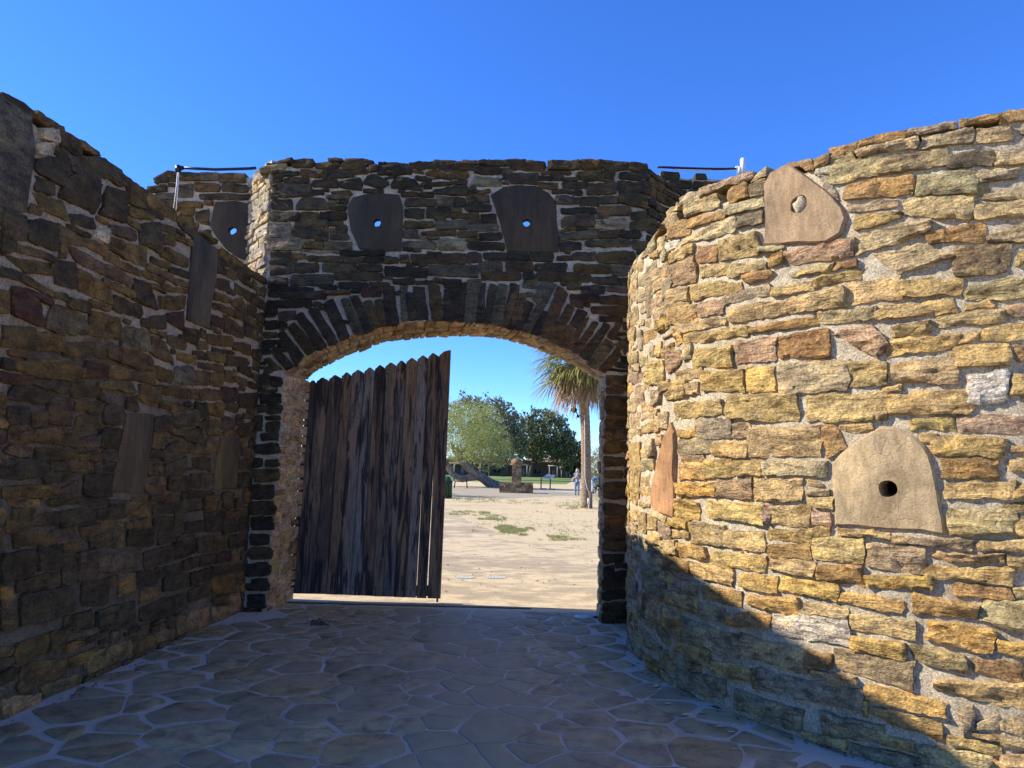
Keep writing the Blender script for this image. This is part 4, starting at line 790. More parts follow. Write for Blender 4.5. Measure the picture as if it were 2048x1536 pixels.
# ================================================================== PAVING, GROUND
def ground_mat(name, cols, speck=0., sc=1., spcol=(.06, .05, .03)):
    m, n, b = newmat(name); co = mapped(n, (sc, sc*1.6, sc))
    big = noise(n, co, .35, 5, .6); med = noise(n, co, 2.3, 5, .65); fine = noise(n, co, 40, 4, .7)
    c = ramp(n, math_(n, 'ADD', math_(n, 'MULTIPLY', big, .45), math_(n, 'MULTIPLY', med, .55)), list(zip((.38, .47, .54, .63), cols)))
    c = mix(n, 1., c, ramp(n, fine, [(.25, .72), (.5, 1.), (.75, 1.2)]), 'MULTIPLY')
    if speck:
        k = ramp(n, noise(n, co, 9, 5, .75), [(.56, 0.), (.66, 1.)])
        c = mix(n, math_(n, 'MULTIPLY', k, speck), c, spcol)
    n.links.new(c, b.inputs['Base Color']); bump(n, b, math_(n, 'ADD', fine, med), .5, .02)
    return m
MAT['sand'] = ground_mat('dry_sandy_soil', [(.42, .33, .18), (.53, .42, .235), (.6, .48, .275), (.48, .375, .21)], .35)
MAT['path'] = ground_mat('worn_caliche_path', [(.33, .265, .16), (.4, .32, .195), (.6, .475, .275), (.45, .36, .215)], 0., .8)
MAT['lawn'] = ground_mat('mown_grass', [(.10, .15, .03), (.14, .2, .045), (.17, .23, .05), (.2, .22, .07)], .2, 1.)
MAT['shade_soil'] = ground_mat('shaded_grey_soil', [(.29, .245, .165), (.34, .29, .195), (.4, .345, .23), (.32, .27, .18)], .35)  # grey soil round the mesquite, with its shade put into the colour
g = MB().add([(-700, -60, -.009), (700, -60, -.009), (700, 1500, -.009), (-700, 1500, -.009)], [(0, 1, 2, 3)]).obj('ground', MAT['sand']); tag(g, kind='structure')
def sheet(name, pts, z, mat):
    p, T = fill2d(np.array([q[:2] for q in pts]), []); o = mesh_obj(name, np.c_[p, np.full(len(p), z)], T, mat); return tag(o, kind='structure')
pp = [ground(*p)[:2] for p in [(900,1012),(935,1042),(985,1060),(1030,1075),(1080,1085),(1140,1089),(1205,1093),(1300,1105)]]
sheet('path', [(-4.6, 8.6), (4.2, 8.6), (5.5, 14.5)]+[tuple(p) for p in pp[::-1]]+[(-3.4, 30), (-6, 30)], -.004, MAT['path'])
m, n, b = newmat('paving_joint_cement'); co = mapped(n); f = noise(n, co, 3, 5, .6); f2 = noise(n, co, 90, 3, .7)
c = ramp(n, f, [(.36, (.38, .3, .215)), (.5, (.48, .39, .29)), (.64, (.56, .47, .37))])
xz = N(n, 'SeparateXYZ'); n.links.new(co, xz.inputs[0])
wl = math_(n, 'SUBTRACT', -1.75, xz.outputs[0]); vd = N(n, 'VectorMath', operation='DISTANCE'); n.links.new(co, vd.inputs[0]); vd.inputs[1].default_value = (4.46, 6.61, 0); wr_ = math_(n, 'SUBTRACT', 3.95, vd.outputs['Value'])
c = mix(n, ramp(n, math_(n, 'ADD', math_(n, 'MAXIMUM', wl, wr_), math_(n, 'MULTIPLY', f, .5)), [(.2, 0.), (.75, .85)]), c, (.56, .48, .38)); c = mix(n, 1., c, ramp(n, f2, [(.3, .8), (.7, 1.15)]), 'MULTIPLY')
n.links.new(c, b.inputs['Base Color']); bump(n, b, math_(n, 'ADD', f2, f), .3, .01); b.inputs['Roughness'].default_value = .75; MAT['joint'] = m
m, n, b = newmat('flagstone'); co = mapped(n); big = noise(n, co, .8, 4, .55); med = noise(n, co, 7, 5, .65, .5); fine = noise(n, co, 80, 4, .7)
c = mix(n, 1., attr(n), ramp(n, med, [(.36, (.6, .57, .54)), (.5, (1, 1, 1)), (.64, (1.35, 1.3, 1.25))]), 'MULTIPLY')
c = mix(n, 1., c, ramp(n, fine, [(.25, .75), (.75, 1.25)]), 'MULTIPLY')
film = ramp(n, noise(n, co, 1.6, 5, .65, .4), [(.42, 0.), (.66, .8)])
xs = N(n, 'SeparateXYZ'); n.links.new(co, xs.inputs[0]); wear = ramp(n, math_(n, 'ADD', math_(n, 'ABSOLUTE', math_(n, 'ADD', xs.outputs[0], .25)), math_(n, 'MULTIPLY', noise(n, co, 1.1, 4, .6), .9)), [(.75, .75), (1.25, 0.)])
c = mix(n, math_(n, 'MAXIMUM', film, wear), c, (.36, .285, .175))
st = ramp(n, noise(n, co, 2.1, 4, .7, 1.), [(.62, 0.), (.74, .75)]); c = mix(n, st, c, (.1, .07, .046))
n.links.new(c, b.inputs['Base Color']); b.inputs['Roughness'].default_value = .72; bump(n, b, math_(n, 'ADD', math_(n, 'MULTIPLY', fine, .5), med), .35, .012); MAT['flag'] = m
pave_poly = [(-3.6, 1.5), (3.6, 1.5), (3.6, 8.3), (1.1, 8.34), (-2.6, 8.46), (-3.6, 8.4)]
gx, gy = np.meshgrid(np.linspace(-3.6, 3.6, 73), np.linspace(1.5, 8.36, 69))
gz = .004+.0025*fbm(gx*2, gy*2, 81, 3)
idx = np.arange(gx.size).reshape(gx.shape)
pave = mesh_obj('pavement', np.c_[gx.ravel(), gy.ravel(), gz.ravel()+.002], [(idx[i, j], idx[i, j+1], idx[i+1, j+1], idx[i+1, j]) for i in range(68) for j in range(72)], MAT['joint']); tag(pave, kind='structure')
# irregular flags: Voronoi cells of scattered points, shrunk and roughened
pts = []
r2 = np.random.default_rng(4)
for k in range(9000):
    p = np.array([r2.uniform(-3.4, 3.2), r2.uniform(2.4, 8.35)]); dm = .15+.45*r2.random()**1.5
    if all(np.hypot(*(p-q)*np.array([1., 1.15])) > .5*(dm+d) for q, d in pts): pts.append((p, dm))
    if len(pts) > 420: break
PT = np.array([p for p, d in pts]); DM = np.array([d for p, d in pts])
def jb(p): return .011+.022*max(0, 1-min(abs(p[0]+3.0), abs(np.hypot(p[0]-CX, p[1]-CY)-RAD))/1.2)
def clip(poly, a, nrm):
    out = []
    for i in range(len(poly)):
        p, q = poly[i], poly[(i+1) % len(poly)]; dp, dq = (p-a)@nrm, (q-a)@nrm
        if dp <= 0: out.append(p)
        if dp*dq < 0: out.append(p+(q-p)*dp/(dp-dq))
    return out
cnt = 0
for i, p in enumerate(PT):
    if not (-3.3 < p[0] < 3.2): continue
    if np.hypot(p[0]-CX, p[1]-CY) < RAD+.02 or p[0] < -3.02+.06*(p[1]-4.5): continue
    if p[1] > 7.7 and not (-2.5 < p[0] < 1.0): continue
    poly = [p+np.array(o)*.62 for o in ((-1, -1), (1, -1), (1, 1), (-1, 1))]
    for j in np.argsort(((PT-p)**2).sum(1))[1:18]:
        q = PT[j]; nn_ = (q-p)/np.linalg.norm(q-p); L_ = np.linalg.norm(q-p); wgt = (DM[i]**2-DM[j]**2)*.22; re_ = np.random.default_rng(min(i, j)*1000+max(i, j))
        poly = clip(poly, p+nn_*((L_*L_+wgt)/(2*L_)-jb(p)*re_.choice([.25, .6, 1., 1.5])), nn_)
        if len(poly) < 3: break
    if len(poly) < 3: continue
    poly = clip(poly, np.array([0, 8.30]), np.array([0, 1.]))
    if len(poly) < 3: continue
    P = np.array(poly); c = P.mean(0)
    for _ in range(1): P = np.vstack([np.stack([.9*a+.1*b, .1*a+.9*b]) for a, b in zip(P, np.roll(P, -1, 0))])
    jw = 0.
    d = P-c; L = np.linalg.norm(d, axis=1, keepdims=True); P = c+d*np.maximum(L-jw, .03)/L
    P = resample(P, .05); P = P+.03*np.c_[fbm(P[:, 0]*5, P[:, 1]*5, 91), fbm(P[:, 0]*5, P[:, 1]*5, 92)]
    c = P.mean(0); m_ = len(P); zt = .010+r2.uniform(0, .004); tl = r2.uniform(-.006, .006, 2)
    V = [(*q, -.01) for q in P]+[(*(c+(q-c)*.985), zt-.003+tl@(q-c)) for q in P]+[(*(c+(q-c)*.9), zt+tl@(q-c)) for q in P]+[(*c, zt+.001)]
    Fc = []
    for k in range(m_):
        k2 = (k+1) % m_; Fc += [(k, k2, m_+k2, m_+k), (m_+k, m_+k2, 2*m_+k2, 2*m_+k), (2*m_+k, 2*m_+k2, 3*m_)]
    base = np.array([(.33, .245, .125), (.36, .28, .15), (.29, .22, .115), (.36, .25, .11), (.40, .31, .165), (.31, .225, .12)][int(r2.integers(6))])
    mesh_obj('flagstone', V, Fc, MAT['flag'], pave, cols=base*r2.uniform(.85, 1.15), smooth=True, sharp=40); cnt += 1
print('flagstones', cnt)
# gate track and threshold strip
MAT['iron'] = plain('dark_rusty_iron', (.03, .025, .022), .6, .6)
a, b_ = ground(560, 1207), ground(1062, 1219)
mb = MB(); mb.tube([a+[0, 0, .012], b_+[0, 0, .008]], .007, 6); tr = mb.obj('gate_track', plain('rusty_track_iron', (.09, .07, .055), .8)); tag(tr, 'thin dark iron strip let into the ground under the wooden gate', 'gate track')
MAT['whitecap'] = plain('pale_drain_cap', (.6, .6, .58), .6); MAT['darkcap'] = plain('dark_drain_cap', (.03, .03, .035), .6)
def disc(name, px, r, mat, label):
    p = ground(*px); t = empty(name, (p[0], p[1], .012), label, 'drain cover')
    mb = MB(); n = 20
    for z0, rr_ in ((0, r), (.008, r*.97)): mb.V += [(p[0]+rr_*math.cos(2*math.pi*k/n), p[1]+rr_*math.sin(2*math.pi*k/n), .012+z0) for k in range(n)]
    mb.F = [tuple(n+k for k in range(n))]+[(k, (k+1) % n, n+(k+1) % n, n+k) for k in range(n)]; mb.part('lid', mat, t)
    mb = MB(); mb.tube([(p[0]+r*.45*math.cos(a), p[1]+r*.45*math.sin(a), .022) for a in np.linspace(0, 6.28, 13)], .004, 5, cap=False); mb.part('ring', mat, t)
disc('drain_cover', (1164, 1236), .085, MAT['whitecap'], 'round white drain cover in the paving near the right gate pier')
disc('drain_cover', (1192, 1237), .04, MAT['darkcap'], 'small dark drain cover beside the white one at the right gate pier')
# two faded green and white stickers on the path
MAT['sticker'] = plain('faded_green_print', (.36, .36, .25), .7); MAT['stickertext'] = plain('white_print', (.62, .62, .56), .7)
def sticker(px, label):
    p = ground(*px); t = empty('ground_sticker', (p[0], p[1], 0), label, 'ground sticker', 'two faded round stickers on the path')
    mb = MB(); n = 24; rx, ry = .16, .16
    mb.add([(p[0]+rx*math.cos(2*math.pi*k/n), p[1]+ry*math.sin(2*math.pi*k/n), .001) for k in range(n)], [tuple(range(n))]); mb.part('backing', MAT['sticker'], t)
    mb = MB(); r3 = random.Random(px[0])
    for row, y0, hh_ in ((0, .03, .07), (1, -.1, .08)):
        x = -.13
        while x < .12:
            w_ = r3.uniform(.012, .026); mb.add([(p[0]+x, p[1]+y0, .0016), (p[0]+x+w_, p[1]+y0, .0016), (p[0]+x+w_, p[1]+y0+hh_*r3.uniform(.7, 1), .0016), (p[0]+x, p[1]+y0+hh_, .0016)], [(0, 1, 2, 3)]); x += w_+r3.uniform(.012, .03)
    mb.part('worn_print', MAT['stickertext'], t)
sticker((930, 1154), 'faded round sticker on the sandy path, the one nearer the wooden gate'); sticker((991, 1154), 'faded round sticker on the sandy path, the one further from the wooden gate')

# ================================================================== WOODEN GATE
m, n, b = newmat('weathered_gate_boards'); oi = N(n, 'ObjectInfo')
def shifted(scale, k):
    g_ = N(n, 'VectorMath', operation='ADD'); q_ = N(n, 'CombineXYZ'); n.links.new(math_(n, 'MULTIPLY', oi.outputs['Random'], k), q_.inputs[2]); n.links.new(math_(n, 'MULTIPLY', oi.outputs['Random'], k*.7), q_.inputs[0])
    n.links.new(mapped(n, scale), g_.inputs[0]); n.links.new(q_.outputs[0], g_.inputs[1]); return g_.outputs[0]
co = shifted((1, 1, .05), 40.); co2 = shifted((1, 1, .1), 31.)
gr = noise(n, co, 90, 5, .65, .4); stn = noise(n, co2, 9, 5, .6, .5); kn = noise(n, shifted((1, 1, .45), 23.), 9, 3, .5)
c = mix(n, 1., attr(n), ramp(n, gr, [(.36, (.45, .44, .44)), (.5, (1, 1, 1)), (.64, (1.6, 1.5, 1.4))]), 'MULTIPLY')
tanm = ramp(n, stn, [(.53, 0.), (.6, 1.)]); c = mix(n, math_(n, 'MULTIPLY', tanm, .75), c, (.27, .175, .1))
blk = ramp(n, noise(n, shifted((1.2, 1.2, .13), 57.), 10, 5, .65, .6), [(.5, 0.), (.58, 1.)]); c = mix(n, math_(n, 'MULTIPLY', blk, .9), c, (.016, .016, .02))
c = mix(n, ramp(n, kn, [(.68, 0.), (.74, .8)]), c, (.03, .018, .012))
n.links.new(c, b.inputs['Base Color']); b.inputs['Roughness'].default_value = .82; bump(n, b, math_(n, 'ADD', gr, math_(n, 'MULTIPLY', kn, .6)), .45, .006); MAT['board'] = m
GA, GB = np.array([-2.62, 8.60]), np.array([-.76, 8.66]); GBD = (GB-GA)/np.linalg.norm(GB-GA); GBN = np.array([GBD[1], -GBD[0]])
wg_hit, wg_map = plane_fns(GA, GBD, GBN)
tx = [614,632.8,658,683.3,703.2,728.6,749.4,770.5,793.5,812.5,834.7,856.4,877.4,901.7]; bx = [577.7,600.4,627.2,651.7,673.3,699.7,721.6,743.9,765,787.7,810,832.6,854.5,881]
ap = [(626,761),(645,755.6),(670,750.3),(693.7,745.2),(716,740),(740,735.3),(760,730.4),(782,725.5),(803,721.3),(824,716.4),(846,711),(866.3,706.5),(899,699)]
def lerp(a, b, t): return a+(b-a)*t
root = empty('wooden_gate', (GA[0], GA[1], .05), 'closed left gate leaf of thirteen dark weathered vertical boards with pointed tops', 'gate')
shoulder = lambda i: ap[i][1]+5.2
nail = MB()
wtint = [(.04,.035,.035),(.075,.06,.05),(.055,.045,.04),(.1,.075,.055),(.11,.105,.105),(.12,.12,.125),(.075,.055,.045),(.1,.085,.07),(.075,.075,.085),(.12,.09,.065),(.13,.125,.125),(.1,.075,.055),(.09,.065,.048)]
for i in range(13):
    yb = 1186+i*11/12.; yl = lerp(766, 703, i/12.)
    gl, gt_ = (1.3, .6); gb_l = .12; gb_r = 2.2 if i == 11 else (1.3 if i == 10 else .12)
    pxs = [(bx[i]+gb_l, yb), (bx[i+1]-gb_r, yb+.8)]
    if i < 12: top_ = [(tx[i+1]-.12, ap[i][1]+6.2), (ap[i][0]+1.1, ap[i][1]-.6), (ap[i][0]-1.1, ap[i][1]-.6), (tx[i]+.12, ap[i][1]+7.2)]
    else: top_ = [(tx[13], 699.5), (tx[13]-5, 700), (886.5, 702.5), (tx[12]+.12, 711)]
    P = np.array([wg_hit(*p) for p in pxs+top_])
    # subdivide long sides so that edges are slightly wavy
    Ls = [P[0], P[1]]+[lerp(P[1], P[2], t) for t in (.2, .4, .6, .8)]+[P[2], P[3], P[4], P[5]]+[lerp(P[5], P[0], t) for t in (.2, .4, .6, .8)]
    P = np.array(Ls)
    if i in (10, 11):      # the warped gap closes above mid height
        for k_, t_ in zip((2, 3, 4, 5), (.2, .4, .6, .8)): P[k_, 0] += gb_r*.0061*((1-t_)-max(0, 1-t_/.62))
    P[:, 0] += .0018*fbm(P[:, 1]*3, P[:, 0]*3+i, 7); k = len(P); off = (.004 if i % 2 else -.004)+rr.uniform(-.003, .003); c_ = P.mean(0)
    Pi = P+np.sign(c_-P)*np.array([.009, .004])
    V = np.vstack([wg_map(P[:, 0], P[:, 1], np.full(k, -.03)), wg_map(P[:, 0], P[:, 1], np.full(k, off-.009)), wg_map(Pi[:, 0], Pi[:, 1], np.full(k, off))])
    Fc = [tuple(range(k-1, -1, -1)), tuple(range(2*k, 3*k))]+[(j, (j+1) % k, k+(j+1) % k, k+j) for j in range(k)]+[(k+j, k+(j+1) % k, 2*k+(j+1) % k, 2*k+j) for j in range(k)]
    part('board', V, Fc, MAT['board'], root, cols=np.array(wtint[i])*np.array([1.6, 1.4, 1.2]), smooth=False)
    for ypx in (ap[i][1]+20, 832+i*.6, 1172+i*.7):
        for t in (.24, .76):
            xx = lerp(lerp(tx[i], bx[i], (ypx-740)/450), lerp(tx[i+1], bx[i+1], (ypx-740)/450), t)
            q = wg_hit(xx+rr.uniform(-1.2, 1.2), ypx+rr.uniform(-2, 2)); p3 = wg_map(np.array([q[0]]), np.array([q[1]]), np.array([off+.001]))[0]
            nail.ball(p3, (.008, .005, .008), 6, 4)
o = nail.part('nails', MAT['iron'], root); o['kind'] = 'stuff'
def rail(u0, z0, u1, z1, w_=.12, nm='rail'):
    P = np.array([(u0, z0-w_/2), (u1, z1-w_/2), (u1, z1+w_/2), (u0, z0+w_/2)])
    V = np.vstack([wg_map(P[:, 0], P[:, 1], np.full(4, -.031)), wg_map(P[:, 0], P[:, 1], np.full(4, -.075))])
    part(nm, V, [(0,1,2,3),(7,6,5,4),(0,4,5,1),(1,5,6,2),(2,6,7,3),(3,7,4,0)], MAT['board'], root, cols=np.array((.07,.06,.055)), smooth=False)
rail(.06, .14, 1.80, .14); rail(.08, 2.27, 1.82, 2.27); rail(.1, 2.42, 1.8, 2.9, .1, 'top_rail')
mb = MB(); q = wg_hit(874, 1190); p3 = wg_map(np.array([q[0]]), np.array([.3]), np.array([-.09]))[0]
mb.tube([p3, (p3[0], p3[1], .004)], .012, 8); mb.part('drop_bolt', MAT['iron'], root)

# ================================================================== RAILS, CABLES AND ANTENNA ON THE WALL TOPS
MAT['blackpipe'] = plain('black_pipe', (.012, .013, .03), .4); MAT['whitecable'] = plain('white_cable', (.75, .75, .74), .6); MAT['whiteplastic'] = plain('white_plastic', (.6, .6, .58), .5)
YP = 8.42
L_ = [atY(x, y, YP) for x, y in [(357,335),(400,337.5),(430,339),(470,338),(500,337),(512,336)]]
t = empty('pipe_rail', L_[0]-[0, 0, .1], 'black pipe with white cables running along the top of the left bastion', 'pipe')
mb = MB(); mb.tube(L_, .019, 8); mb.part('pipe', MAT['blackpipe'], t)
mb = MB(); a = atY(354.5, 332, YP); b_ = atY(359, 344, YP); mb.box((a[0]-.005, YP-.04, b_[2]), (b_[0]+.01, YP+.03, a[2])); mb.tube([atY(359,335.5,YP), atY(366,336,YP)], .028, 8); mb.part('elbow', MAT['blackpipe'], t)
for top, bot in (((355.5, 344), (347, 417)), ((357.5, 344), (352, 420))):
    mb = MB(); mb.tube([atY(*top, YP-.03), atY((top[0]+bot[0])/2+.6, (top[1]+bot[1])/2, YP-.07), atY(*bot, YP-.06)], .005, 6); mb.part('cable', MAT['whitecable'], t)
YR = 8.38
t = empty('pipe_rail', atY(1478, 352, YR), 'black pipe with a white bracket running along the top of the right bastion', 'pipe')
mb = MB(); mb.tube([atY(x, y, YR) for x, y in [(1315,334),(1340,335),(1360,336),(1410,337.5),(1450,338),(1472,337)]], .015, 8); mb.part('pipe', MAT['blackpipe'], t)
mb = MB(); mb.tube([atY(x, y, YR+.05) for x, y in [(1318,333),(1360,340),(1420,341),(1470,339)]], .006, 6); mb.part('cable', MAT['whitecable'], t)
t = empty('antenna_box', atY(1483, 352, YR), 'small upright white antenna box at the end of the black pipe on the right', 'antenna')
a, b_ = atY(1481.5, 317.5, YR), atY(1489, 352, YR); mb = MB(); mb.box((a[0], YR-.03, b_[2]), (b_[0], YR+.03, a[2])); mb.part('housing', MAT['whiteplastic'], t)
a, b_ = atY(1473, 331, YR), atY(1482, 351, YR); mb = MB(); mb.box((a[0]+.01, YR-.02, b_[2]), (b_[0], YR+.02, a[2]-.02)); mb.tube([atY(1471,337,YR), atY(1477,334,YR)], .02, 8); mb.part('bracket', MAT['whiteplastic'], t)
# ================================================================== COURTYARD BEYOND THE ARCH
def leafmat(name, tr=.25):
    m, n, b = newmat(name); c = attr(n); n.links.new(c, b.inputs['Base Color']); b.inputs['Roughness'].default_value = .6
    t = N(n, 'BsdfTranslucent'); n.links.new(c, t.inputs[0]); ms = N(n, 'MixShader'); ms.inputs[0].default_value = tr
    o = [x for x in n.nodes if x.type == 'OUTPUT_MATERIAL'][0]
    n.links.new(b.outputs[0], ms.inputs[1]); n.links.new(t.outputs[0], ms.inputs[2]); n.links.new(ms.outputs[0], o.inputs[0]); return m
MAT['leaf'] = leafmat('leaves')
def barkmat(name, c0, c1, zs=1., sc=14, bs=.8):
    m, n, b = newmat(name); f = noise(n, mapped(n, (1, 1, zs)), sc, 5, .65, .4); n.links.new(ramp(n, f, [(.35, c0), (.65, c1)]), b.inputs['Base Color']); bump(n, b, f, bs, .05); return m
MAT['bark_grey'] = barkmat('mesquite_bark', (.07, .055, .045), (.3, .25, .2), .5, 6); MAT['bark_dark'] = barkmat('oak_bark', (.03, .027, .024), (.12, .1, .085), .4, 4)
MAT['palmbark'] = barkmat('palm_trunk_bark', (.14, .095, .06), (.36, .26, .165), 3.2, 7, 1.)
def leaves(blobs, n, size, c0, c1, seed, flat=.6, clump=.5, lo=None):
    r = np.random.default_rng(seed); V = []; C = []
    vol = np.array([b[3]*b[4]*b[5] for b in blobs])**.7; cnt = (n*vol/vol.sum()).astype(int); Ps = []; Ns = []
    for (x, y, z, rx, ry, rz), k in zip(blobs, cnt):
        d = r.normal(size=(k, 3)); d /= np.linalg.norm(d, axis=1, keepdims=True)
        # clumps: leaves gather round random twig centres near the shell
        m = max(8, k//26); cd = r.normal(size=(m, 3)); cd /= np.linalg.norm(cd, axis=1, keepdims=True); cd *= (.45+.55*r.random((m, 1))**.5)*(1+.14*r.normal(size=(m, 1)))
        which = r.integers(m, size=k); q = np.where(r.random((k, 1)) < clump, cd[which]+d*r.random((k, 1))*.2, d*(.35+.65*r.random((k, 1))**.4))
        Ps.append(np.array([x, y, z])+q*np.array([rx, ry, rz])); Ns.append(d)
    P = np.vstack(Ps)
    if lo is not None: P = P[P[:, 2] > lo]
    k = len(P); a = r.normal(size=(k, 3)); a /= np.linalg.norm(a, axis=1, keepdims=True); b_ = r.normal(size=(k, 3)); b_ -= (b_*a).sum(1, keepdims=True)*a; b_ /= np.linalg.norm(b_, axis=1, keepdims=True)
    s = size*(.6+.8*r.random((k, 1)))
    V = np.stack([P-a*s*.5, P+b_*s*flat*.5, P+a*s*.5, P-b_*s*flat*.5], 1).reshape(-1, 3)
    t = r.random((k, 1)); c = np.array(c0)*(1-t)+np.array(c1)*t; C = np.repeat(c*(.88+.24*r.random((k, 1))), 4, 0)
    F_ = np.arange(4*k).reshape(-1, 4); return V, F_, C
def pxblob(px, py, rx, ry, Y, dz=1., dy=0):
    c = atY(px, py, Y+dy); s = Y/F; return (c[0], c[1], c[2], rx*s, (rx+ry)/2*s*dz, ry*s)
def tree(name, label, base, blobs, n, size, c0, c1, seed, trunks, bark, cat='tree', group=None, **k):
    t = empty(name, base, label, cat, group)
    V, F_, C = leaves(blobs, n, size, c0, c1, seed, **k); part('crown', V, F_, MAT['leaf'], t, cols=C, smooth=False)
    for i, (pts, rad) in enumerate(trunks):
        mb = MB(); mb.tube(pts, rad, 9); mb.part('trunk' if i == 0 else 'limb', bark, t)
    return t
def pts_at(pl, Y, dys=None): return [atY(x, y, Y+(dys[i] if dys else 0)) for i, (x, y) in enumerate(pl)]

# ---- lawn and soil sheets
def clipY(px, py): return ground(px, py)[:2]
sheet('lawn', [(-120, 84), *[tuple(clipY(*p)) for p in [(890,961.5),(1000,964),(1090,968),(1132,968.5)]], tuple(clipY(1156, 957.5)), (60, 168), (-120, 168)], -.004, MAT['lawn'])
sheet('lawn', [tuple(clipY(*p)) for p in [(1168,970),(1240,973),(1240,961),(1180,957)]], -.004, MAT['lawn'])
sheet('shaded_soil_strip', [tuple(clipY(*p)) for p in [(780,974),(900,972),(1000,974),(1075,979),(1130,984),(1215,986),(1215,993),(1120,992),(1030,996),(930,993),(780,988)]], -.004, MAT['shade_soil'])
# ---- grass tufts and leaf litter
r4 = np.random.default_rng(9); V = []; C = []
def blades(p, h, w, k, cols):
    for _ in range(k):
        a = r4.uniform(0, 6.28); d = np.array([math.cos(a), math.sin(a), 0])*w; q = p+np.array([*r4.uniform(-.03, .03, 2), 0]); tip = q+np.array([*r4.uniform(-.04, .04, 2), h*r4.uniform(.6, 1.2)])
        V.extend([q-d, q+d, tip]); c = cols[int(r4.integers(len(cols)))]; C.extend([c]*3)
GC = [(.2, .29, .06), (.26, .34, .09), (.33, .34, .13), (.4, .34, .17), (.3, .24, .13)]
for cx, cy, rx, ry, n_ in [(940,1027,38,4,1500),(982,1037,24,5,1400),(1032,1060,30,6,2200),(1012,1055,16,4,700),(1058,1070,18,2.5,400),(1095,1074,30,2.5,600),(1130,1079,34,2,350),(1150,1014,26,4,1100),(1000,1002,85,2.5,900),(1100,1007,75,2,700),(945,997,50,3.5,1100),(1200,996,18,9,900),(1160,1002,30,2.5,350),(1090,1048,115,26,1500),(905,990,14,3,300)]:
    for _ in range(int(n_*.55)):
        a = r4.uniform(0, 6.28); q = math.sqrt(r4.random())*(1+.35*float(vnoise(np.array(a*1.7+cx), np.array(.5), 3))); gp = ground(cx+rx*q*1.25*math.cos(a), cy+ry*q*1.25*math.sin(a)); gn = float(fbm(np.array(gp[0]*3.5), np.array(gp[1]*2.), 77, 4))
        if gn > .02+.3*(q-.6): blades(gp, .045 if cy > 1040 else .06, .009, 3, GC)
o = mesh_obj('grass_tufts', V, np.arange(len(V)).reshape(-1, 3), MAT['leaf'], cols=np.array(C), smooth=False); tag(o, 'green grass tufts scattered in patches on the dry sandy ground', 'grass', kind='stuff')
V = []; C = []
for _ in range(110):
    p = ground(r4.uniform(880, 1210), 1020+170*r4.random()**.8); s = r4.uniform(.008, .03); a = r4.uniform(0, 6.28); d = np.array([math.cos(a), math.sin(a), .15])*s; e = np.array([-math.sin(a), math.cos(a), .1])*s*.6
    V += [p-d, p-e+[0, 0, .006], p+d+[0, 0, .012], p+e]; C += [(.07, .05, .03)]*4
for _ in range(60):
    p = np.array([r4.uniform(-2.6, 1.2), r4.uniform(4.5, 8.4), .022]); s = r4.uniform(.006, .016); V += [p-[s, 0, 0], p-[0, s*.6, -.004], p+[s, 0, 0], p+[0, s*.6, 0]]; C += [[(.5, .48, .44), (.04, .03, .025)][int(r4.random() < .6)]]*4
for _ in range(150):
    q_ = ground(640+14*r4.normal(), 1246+4*r4.normal(), .02); s = r4.uniform(.008, .022); a = r4.uniform(0, 6.28); d = np.array([math.cos(a), math.sin(a), .3])*s; e = np.array([-math.sin(a), math.cos(a), .2])*s*.5; V += [q_-d, q_-e, q_+d, q_+e]; C += [(.07, .045, .025)]*4
for _ in range(240):
    u_ = r4.uniform(0, 1); bx__ = ((-2.98+.06*(4.5*0+u_*3.6))+abs(r4.normal())*.07, 4.4+u_*3.6) if r4.random() < .5 else (CX-(RAD+.03+abs(r4.normal())*.06)*math.cos(u_*.95), CY-(RAD+.03+abs(r4.normal())*.06)*math.sin(u_*.95))
    q_ = np.array([*bx__, .018]); s = r4.uniform(.005, .016); a = r4.uniform(0, 6.28); d = np.array([math.cos(a), math.sin(a), .2])*s; e = np.array([-math.sin(a), math.cos(a), .2])*s*.6; V += [q_-d, q_-e, q_+d, q_+e]; C += [(.09, .065, .04)]*4
o = mesh_obj('leaf_litter', V, np.arange(len(V)).reshape(-1, 4), MAT['leaf'], cols=np.array(C), smooth=False); tag(o, 'small dry leaves and bits scattered over path and paving', 'leaf litter', kind='stuff')

# ---- pale yellow paint splashes on the paving by the golden wall
V = []; Fc = []
for cx, cy, rx, ry in [(1312,1371,9,3),(1318,1378,6,2),(1300,1383,5,1.5),(1335,1406,8,1.6),(1376,1428,14,2.2),(1384,1433,8,2.5),(1398,1424,10,1.5),(1440,1452,12,1.3),(1462,1463,8,1.8),(1470,1497,10,1.2)]:
    n0 = len(V); k = 11
    for j in range(k):
        a = 2*math.pi*j/k; q = r4.uniform(.45, 1.15); V.append(ground(cx+rx*q*math.cos(a), cy+ry*q*math.sin(a), .0205))
    V.append(ground(cx, cy, .0205)); Fc += [(n0+j, n0+(j+1) % k, n0+k) for j in range(k)]
o = mesh_obj('paint_splashes', V, Fc, plain('pale_yellow_paint', (.62, .55, .3), .7)); tag(o, 'pale yellow paint splashes on the paving beside the golden wall', 'paint', kind='stuff')
